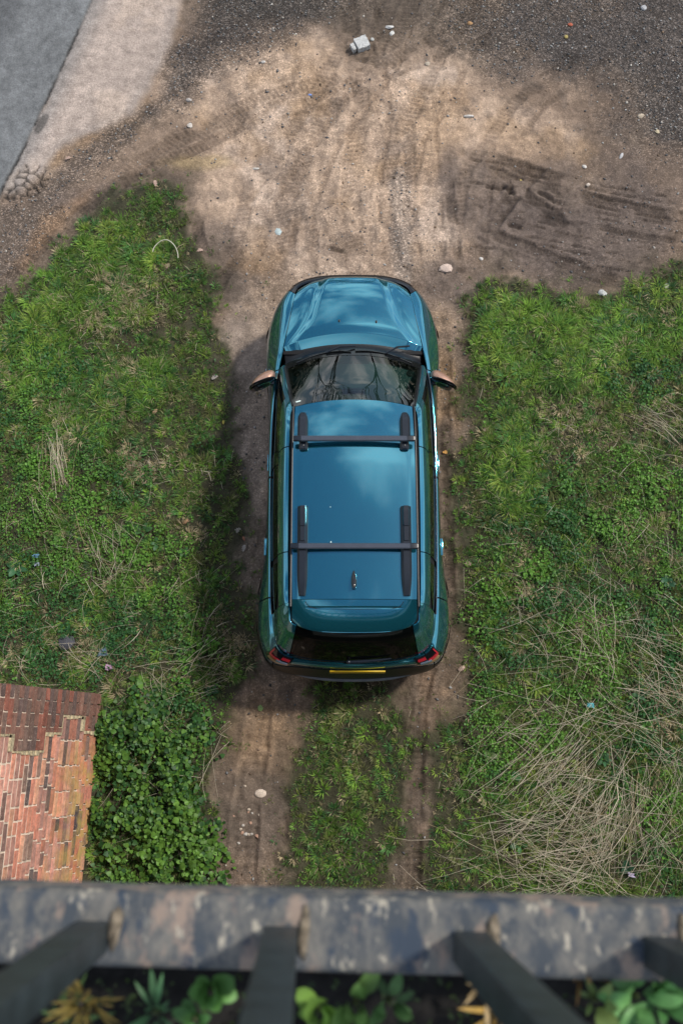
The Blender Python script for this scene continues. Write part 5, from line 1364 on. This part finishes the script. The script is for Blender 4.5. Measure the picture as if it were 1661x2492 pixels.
for (px, py, n_, L0, W0, cl_, lb, sd_) in [(220, 2430, 40, .065, .005, (.22, .17, .05), 'blurred clump of yellow dead grass between the left bars', 41), (1175, 2390, 12, .06, .006, (.40, .30, .16), 'curled pale dead stalks behind the coping by the right-hand bar', 42), (1215, 2455, 26, .06, .006, (.42, .27, .07), 'orange withered grass at the lower edge right of centre', 43), (170, 2475, 20, .05, .005, (.06, .12, .04), 'dull green grass tuft in the lower left corner', 44), (1410, 2350, 8, .05, .006, (.28, .16, .05), 'rusty withered sprig under the right-hand weeds', 45)]:
    rosette(px, py, n_, L0, W0, 'long', cl_, lb, sd_, cat='dead grass' if cl_[0] > .2 else 'grass tuft', z=GZ, up=.9, name='grass_tuft', zoff=.01)
# moss and crumbs in the gutter
r = np.random.default_rng(91); n_ = 2600
x = r.uniform(-1.1, 1.1, n_); y = r.uniform(-.70, -.30, n_); s_ = r.uniform(.006, .016, n_)
Vl, Fl = leaf_fan(x, y, 8.64 + r.uniform(0, .03, n_), r.uniform(0, 6.3, n_), r.normal(.2, .5, n_), r.normal(0, .5, n_), s_, s_ * .6)
cc = mixc((.015, .028, .012), (.06, .10, .028), r.random(n_) ** 1.6); g = bigmesh('gutter_moss', Vl, Fl, np.repeat(cc, 6, 0), M['leaf']); tag(g, 'dark moss and leaf crumbs lying in the gutter behind the coping', 'moss', kind='stuff')

# ---- fallen leaves, each its own thing
def fallen(px, py, L0, col, label, seed, kind='oak', lift=.02):
    X, Y = ground_pt(px, py); V_, F_ = leaf_shape(kind, L0, L0 * .68, seed, .16)
    o = mesh('fallen_leaf', V_, F_, M['dead_leaf'], None, loc=(X, Y, float(hz(np.array([X]), np.array([Y]))[0]) + lift)); o.color = (*col, 1)
    rr = random.Random(seed); o.rotation_euler = (rr.uniform(-.25, .25), rr.uniform(-.25, .25), rr.uniform(0, 6.28)); tag(o, label, 'leaf', 'fallen leaves'); return o
tn = (.42, .28, .17); pk = (.46, .33, .27); gy_ = (.34, .31, .28)
for a in [(384, 998, .075, tn, 'brown fallen leaf lying in bright grass level with the car mirrors'), (446, 1277, .075, (.45, .26, .15), 'orange-brown fallen leaf above the small dock left of the car'), (166, 1193, .10, pk, 'largest pale fallen leaf, caught under the upright dry stalks'),
          (531, 917, .08, gy_, 'grey fallen leaf at the grass edge left of the left mirror'), (545, 1026, .05, (.50, .42, .10), 'yellow fallen leaf on the dirt below the left mirror'), (586, 1287, .09, gy_, 'pale grey lobed leaf on shaded dirt left of the rear door'),
          (592, 1344, .08, gy_, 'crumpled grey leaf just below the pale lobed one'), (596, 1318, .05, (.30, .14, .09), 'small red-brown leaf between the two grey leaves left of the car'), (1188, 1055, .075, pk, 'tan leaf on the grass below the right mirror'),
          (1146, 1375, .09, pk, 'pinkish leaf in the grass right of the rear door'), (1113, 1632, .08, pk, 'pale curled leaf right of the tail lamp'), (381, 458, .08, pk, 'pale leaf on the tip of the left grass verge'), (415, 648, .11, pk, 'pair-like large crumpled leaf below the white arched stalk'),
          (307, 667, .06, (.50, .24, .13), 'reddish leaf in the bright grass of the left verge'), (495, 610, .08, pk, 'pale leaf at the verge edge right of the arched stalk'), (385, 575, .05, tn, 'small tan leaf in the grass left of the arched stalk top'), (1266, 432, .05, (.55, .44, .14), 'yellow leaf lying in the wet tyre ruts'),
          (175, 386, .07, pk, 'pinkish leaf with a long stem on the edge of the concrete'), (1375, 745, .07, pk, 'tan leaf on the right grass verge near the ruts'), (1213, 720, .05, (.5, .42, .2), 'small yellowish leaf on muddy grass right of the bonnet'),
          (1256, 1545, .07, (.36, .26, .2), 'curled brown leaf in green weeds behind the car on the right'), (1365, 1732, .09, (.36, .22, .17), 'rusty clump-like leaf where the straw crosses on the right')]:
    fallen(a[0], a[1], a[2], a[3], a[4], int(a[0] + a[1]))
X, Y = ground_pt(632, 1730); V_, F_ = leaf_shape('oval', .065, .055, 5, .1)
o = mesh('green_leaf', V_, F_, M['leaf_obj'], None, loc=(X, Y, float(hz(np.array([X]), np.array([Y]))[0]) + .012)); o.color = (.25, .36, .12, 1); o.rotation_euler = (0, 0, R(80)); tag(o, 'single fresh green leaf lying on the left wheel track behind the car', 'leaf')
X, Y = ground_pt(1076, 1100); V_, F_ = leaf_shape('oak', .07, .05, 6, .1)
o = mesh('fallen_leaf', V_, F_, M['dead_leaf'], None, loc=(X, Y, float(hz(np.array([X]), np.array([Y]))[0]) + .02)); o.color = (.60, .33, .10, 1); tag(o, 'orange leaf tight against the right side of the car', 'leaf', 'fallen leaves')

# ---- stones
def stone(px, py, r_, col, label, seed, sq=(1, .8, .5), cat='stone', name='stone', nseg=9, amp=.35, rot=0):
    X, Y = ground_pt(px, py); V_, F_ = lump_mesh(name, r_, seed, sq, nseg, 6, amp)
    o = mesh(name, V_, F_, M['stone_obj'], None, smooth=True, auto=28, loc=(X, Y, float(hz(np.array([X]), np.array([Y]))[0]) + r_ * sq[2] * .35)); o.color = (*col, 1); o.rotation_euler = (0, 0, R(rot)); tag(o, label, cat)
    return o
wh = (.58, .56, .52)
def block(px, py, w, d, h, rot, col, label):
    X, Y = ground_pt(px, py); e = empty('concrete_block', (X, Y, float(hz(np.array([X]), np.array([Y]))[0])), R(rot)); tag(e, label, 'block')
    import bmesh
    for (x0, x1, y0, y1, hh, nm) in ((-w / 2 + .055, w / 2, -d / 2, d / 2, h, 'block_body'), (-w / 2 - .006, -w / 2 + .040, -d / 2 + .03, d / 2 - .035, h * .8, 'broken_slab')):
        bm = bmesh.new(); bmesh.ops.create_cube(bm, size=1)
        for v in bm.verts: v.co = Vector((x0 + (v.co.x + .5) * (x1 - x0), y0 + (v.co.y + .5) * (y1 - y0), (v.co.z + .5) * hh - .01))
        bmesh.ops.subdivide_edges(bm, edges=bm.edges[:], cuts=5, use_grid_fill=True)
        rr = random.Random(rot)
        for v in bm.verts: v.co += Vector((rr.uniform(-1, 1), rr.uniform(-1, 1), rr.uniform(-1, 1))) * .0045
        me = bpy.data.meshes.new(nm); bm.to_mesh(me); bm.free(); o = link(nm, me, M['stone_obj'], e); o.color = (*col, 1)
block(875, 114, .21, .155, .085, 24, (.50, .51, .50), 'pale grey broken concrete block with a split-off slab, on the dark dirt')
stone(948, 66, .042, (.62, .62, .60), 'white angular shard nearest the concrete block, upper of two', 401, (1.1, .6, .4), amp=.5)
stone(953, 81, .040, (.60, .61, .58), 'white angular shard just below its twin by the concrete block', 402, (1, .6, .4), amp=.5, rot=40)
stone(905, 97, .026, (.45, .46, .44), 'small grey chip touching the shadow right of the concrete block', 403)
stone(1039, 157, .035, (.46, .40, .32), 'beige stone on the pale dirt right of the concrete block', 404)
stone(1143, 57, .035, (.42, .25, .12), 'orange-brown stone at the top edge of the yard', 405)
stone(1386, 61, .030, (.42, .12, .07), 'red brick fragment in the dark gravel', 406, (1.2, .7, .5), 'brick fragment', 'brick_fragment')
stone(1564, 20, .042, (.42, .43, .44), 'large pale stone in the gravel near the top right corner', 407)
stone(1140, 283, .045, wh, 'long white stone chip on the tan dirt right of centre', 408, (1.3, .45, .4))
stone(1376, 90, .028, (.40, .33, .12), 'yellowish pebble below the red brick fragment', 409)
stone(1558, 282, .040, (.50, .42, .32), 'cream stone in the dark gravel at the right', 410)
stone(1598, 320, .030, (.55, .47, .32), 'yellow-cream pebble at the lower end of the dark gravel', 411)
stone(1510, 380, .035, (.5, .5, .5), 'whitish chip at the foot of the gravel above the ruts', 412, (1.2, .6, .4), rot=60)
stone(1421, 404, .028, wh, 'small white stone right of the wet ruts, upper', 413)
stone(1430, 449, .026, (.6, .52, .44), 'small cream stone right of the wet ruts, lower', 414)
stone(1084, 654, .070, (.56, .45, .38), 'big pale pink stone pressed in the mud right of the bonnet', 415, (1, .9, .35))
stone(1170, 628, .026, wh, 'small white pebble above the grass right of the pink stone', 416)
stone(1463, 715, .050, (.48, .49, .48), 'grey-white stone in the grass edge below the ruts', 417, (1, .8, .5))
stone(1620, 698, .040, wh, 'white stone in the grass near the right edge below the ruts', 418)
stone(677, 565, .050, (.42, .50, .50), 'flat pale blue-grey square chip on the dirt above the bonnet', 419, (.8, 1, .16), 'chip', 'flat_chip', 6, .2)
stone(460, 244, .034, (.44, .41, .38), 'grey knobbly stone on the dirt right of the concrete apron', 420)
stone(462, 306, .038, (.56, .52, .47), 'pale stone below the grey knobbly one beside the apron', 421)
stone(641, 153, .026, wh, 'white pebble on the sunlit dirt at the upper centre left', 422)
stone(623, 411, .030, (.60, .58, .53), 'white oblong chip on pale dirt above the left verge tip', 423, (1.3, .5, .4))
stone(634, 1931, .058, (.58, .49, .40), 'smooth cream oval stone on the left wheel track', 424, (1, .78, .35), nseg=16, amp=.08)
for k_, (px, py, r_) in enumerate([(606, 1970, .026), (604, 1977, .016), (613, 1979, .014), (631, 1983, .020), (609, 2003, .020), (591, 2009, .018), (585, 2018, .018), (589, 2027, .020), (597, 2031, .026), (605, 2031, .020), (626, 2035, .028), (580, 2052, .018), (596, 1913, .016), (568, 1986, .013), (612, 2030, .018)]):
    V0 = ['near the cream oval stone, uppermost of the row', 'second down beside the wheel print', 'third, wedged by the wheel print', 'pointed sliver right of the wheel print', 'round one in mid row', 'left one of the lower row', 'left one under its neighbour', 'reddish one of the lower heap', 'grey long one of the lower heap', 'pale one of the lower heap', 'broad one right of the lower heap', 'lowest one near the coping', 'small one left above the oval stone', 'tiny one at the grass edge', 'pinkish one touching the grey long one']
    stone(px, py, r_ * .9, [(.52, .44, .35), (.45, .28, .2), (.46, .43, .38)][k_ % 3], 'pebble on the left wheel track, ' + V0[k_], 450 + k_, (1, .8, .6), 'pebble', 'pebble')
stone(163, 1565, .085, (.07, .072, .085), 'dark slate-grey rock half hidden in weeds above the wall', 480, (.9, 1.1, .5), 'rock', 'rock')
stone(754, 230, .018, (.20, .30, .62), 'tiny blue scrap on the dirt above the car', 481, (1.3, .8, .3), 'litter', 'litter_scrap', 6)
def scrap(px, py, s_, col, label, seed):
    X, Y = ground_pt(px, py); rr = np.random.default_rng(seed); n = 5; V = []; F = []
    for i in range(n):
        for j in range(n): V.append(((i / 4 - .5) * s_ + rr.normal(0, .1 * s_), (j / 4 - .5) * s_ * .7 + rr.normal(0, .1 * s_), rr.uniform(0, .3) * s_))
    for i in range(n - 1):
        for j in range(n - 1): a = i * n + j; F.append((a, a + n, a + n + 1, a + 1))
    o = mesh('litter_scrap', V, F, M['dead_leaf'], None, smooth=False, loc=(X, Y, float(hz(np.array([X]), np.array([Y]))[0]) + .05)); o.color = (*col, 1); tag(o, label, 'litter')
scrap(1432, 1718, .07, (.12, .45, .50), 'turquoise plastic scrap in the weeds on the right', 1)
scrap(94, 1356, .06, (.14, .28, .45), 'blue crumpled wrapper in weeds near the left edge', 2)
scrap(95, 1376, .05, (.35, .40, .50), 'pale wrapper piece just below the blue one', 3)
scrap(270, 1625, .07, (.50, .32, .45), 'mauve and white wrapper among straw above the ivy', 4)
scrap(255, 1590, .09, (.10, .17, .22), 'dark blue plastic strip in the weeds above the wall corner', 5)
scrap(1530, 2128, .06, (.50, .45, .58), 'small lilac wrapper in the weeds close to the railing', 6)
# arched white stalk on the left verge
pts = []
for t in np.linspace(0, 1, 16):
    a = R(160) - t * R(165); px, py = 400 + 32 * math.cos(a) + 4, 632 - 36 * math.sin(a) * (1.0 if t < .5 else 1.0)
    X, Y = ground_pt(px, py); pts.append((X, Y, float(hz(np.array([X]), np.array([Y]))[0]) + .05 + .05 * math.sin(math.pi * t)))
M['pale_stalk'] = mat_simple('pale_stalk', (.62, .60, .48), .7)
o = sweep('arched_stalk', pts, .005, M['pale_stalk'], 6); tag(o, 'white dry stalk bent into an arch on the left grass verge', 'stalk')

# ---- bare trees beyond the yard (the windscreen mirrors them)
M['bark'] = mat_simple('bark', (.055, .048, .04), .9, noise=.3, nscale=8, bump=.4, bscale=20)
def tree(x, y, h, seed, label):
    rr = random.Random(seed); segs = []
    def grow(p, d, L_, r_, dep):
        q = p
        for i in range(3):
            d = (d + Vector((rr.uniform(-.16, .16), rr.uniform(-.16, .16), rr.uniform(-.02, .12)))).normalized()
            n_ = q + d * L_ / 3; segs.append((q, n_, r_ * (1 - i * .12), r_ * (1 - (i + 1) * .12))); q = n_
        if dep <= 0: return
        for k_ in range(3 if dep > 2 else 3):
            a = rr.uniform(0, 6.28); s_ = Vector((math.cos(a), math.sin(a), 0)); nd = (d * rr.uniform(.7, 1.2) + s_ * rr.uniform(.5, 1.0) + Vector((0, 0, .15))).normalized()
            grow(q, nd, L_ * rr.uniform(.62, .82), r_ * .60, dep - 1)
    e = empty('bare_tree', (x, y, 0)); tag(e, label, 'tree')
    grow(Vector((0, 0, -.1)), Vector((0, 0, 1)), h * .28, h * .012, 6)
    tv, tf, cv, cf = [], [], [], []
    for i, (a, b, ra, rb_) in enumerate(segs):
        V, F = (tv, tf) if ra > h * .009 else (cv, cf); t = (b - a).normalized(); u = t.cross(Vector((.3, .9, .1))).normalized(); w = t.cross(u); n0 = len(V); ns = 5 if ra > h * .004 else 3
        for (c_, r_) in ((a, ra), (b, rb_)):
            for k_ in range(ns): an = 2 * math.pi * k_ / ns; V.append(tuple(c_ + u * math.cos(an) * r_ + w * math.sin(an) * r_))
        for k_ in range(ns): F.append((n0 + k_, n0 + (k_ + 1) % ns, n0 + ns + (k_ + 1) % ns, n0 + ns + k_))
    mesh('trunk', tv, tf, M['bark'], e); c = mesh('crown', cv, cf, M['bark'], e); return e
tree(-3.5, 21, 11, 5, 'bare winter tree left of the yard, mirrored in the windscreen')
tree(2.6, 24, 13, 8, 'tallest bare tree straight ahead of the car beyond the yard')
tree(8.5, 20, 11, 13, 'bare tree to the right beyond the gravel')
tree(-.8, 17, 8, 21, 'smallest bare tree in the row beyond the yard, nearest the car')
tree(5.0, 18, 9, 34, 'low spreading bare tree between the tallest tree and the gravel')

# ---- hedgerow added out of view to darken the foot of the windscreen reflection
r = np.random.default_rng(95); n_ = 26000
x = r.uniform(-13, 15, n_); hh = 1.4 + .8 * fbm(x, x * 0, .5, 240, 3); z = r.random(n_) ** .7 * hh; y = 14.6 + (fbm(x, z, .9, 241, 3) - .5) * 1.2 + r.uniform(0, 1.2, n_) * (1 - (z / hh) ** 3)
L_ = r.uniform(.08, .16, n_); Vl, Fl = leaf_fan(x, y, z, r.uniform(0, 6.3, n_), r.normal(.1, .6, n_), r.normal(0, .6, n_), L_, L_ * .7)
cc = mixc((.02, .045, .018), (.045, .075, .025), r.random(n_)); g = empty('added_hedge', (0, 15.2, 0)); tag(g, 'dark evergreen hedgerow under the bare trees, added out of view to darken the windscreen reflection', 'added_hedge')
f_ = bigmesh('foliage', Vl - np.array([0, 15.2, 0]), Fl, np.repeat(cc, 6, 0), M['leaf'], g); f_['kind'] = 'stuff'
for k_ in range(8):
    so = sweep('stem', [(-11 + 3.2 * k_, .2, -.1), (-11 + 3.2 * k_ + .2, .3, .8), (-11 + 3.2 * k_, .2, 1.4)], .05, M['bark'], 6, parent=g)
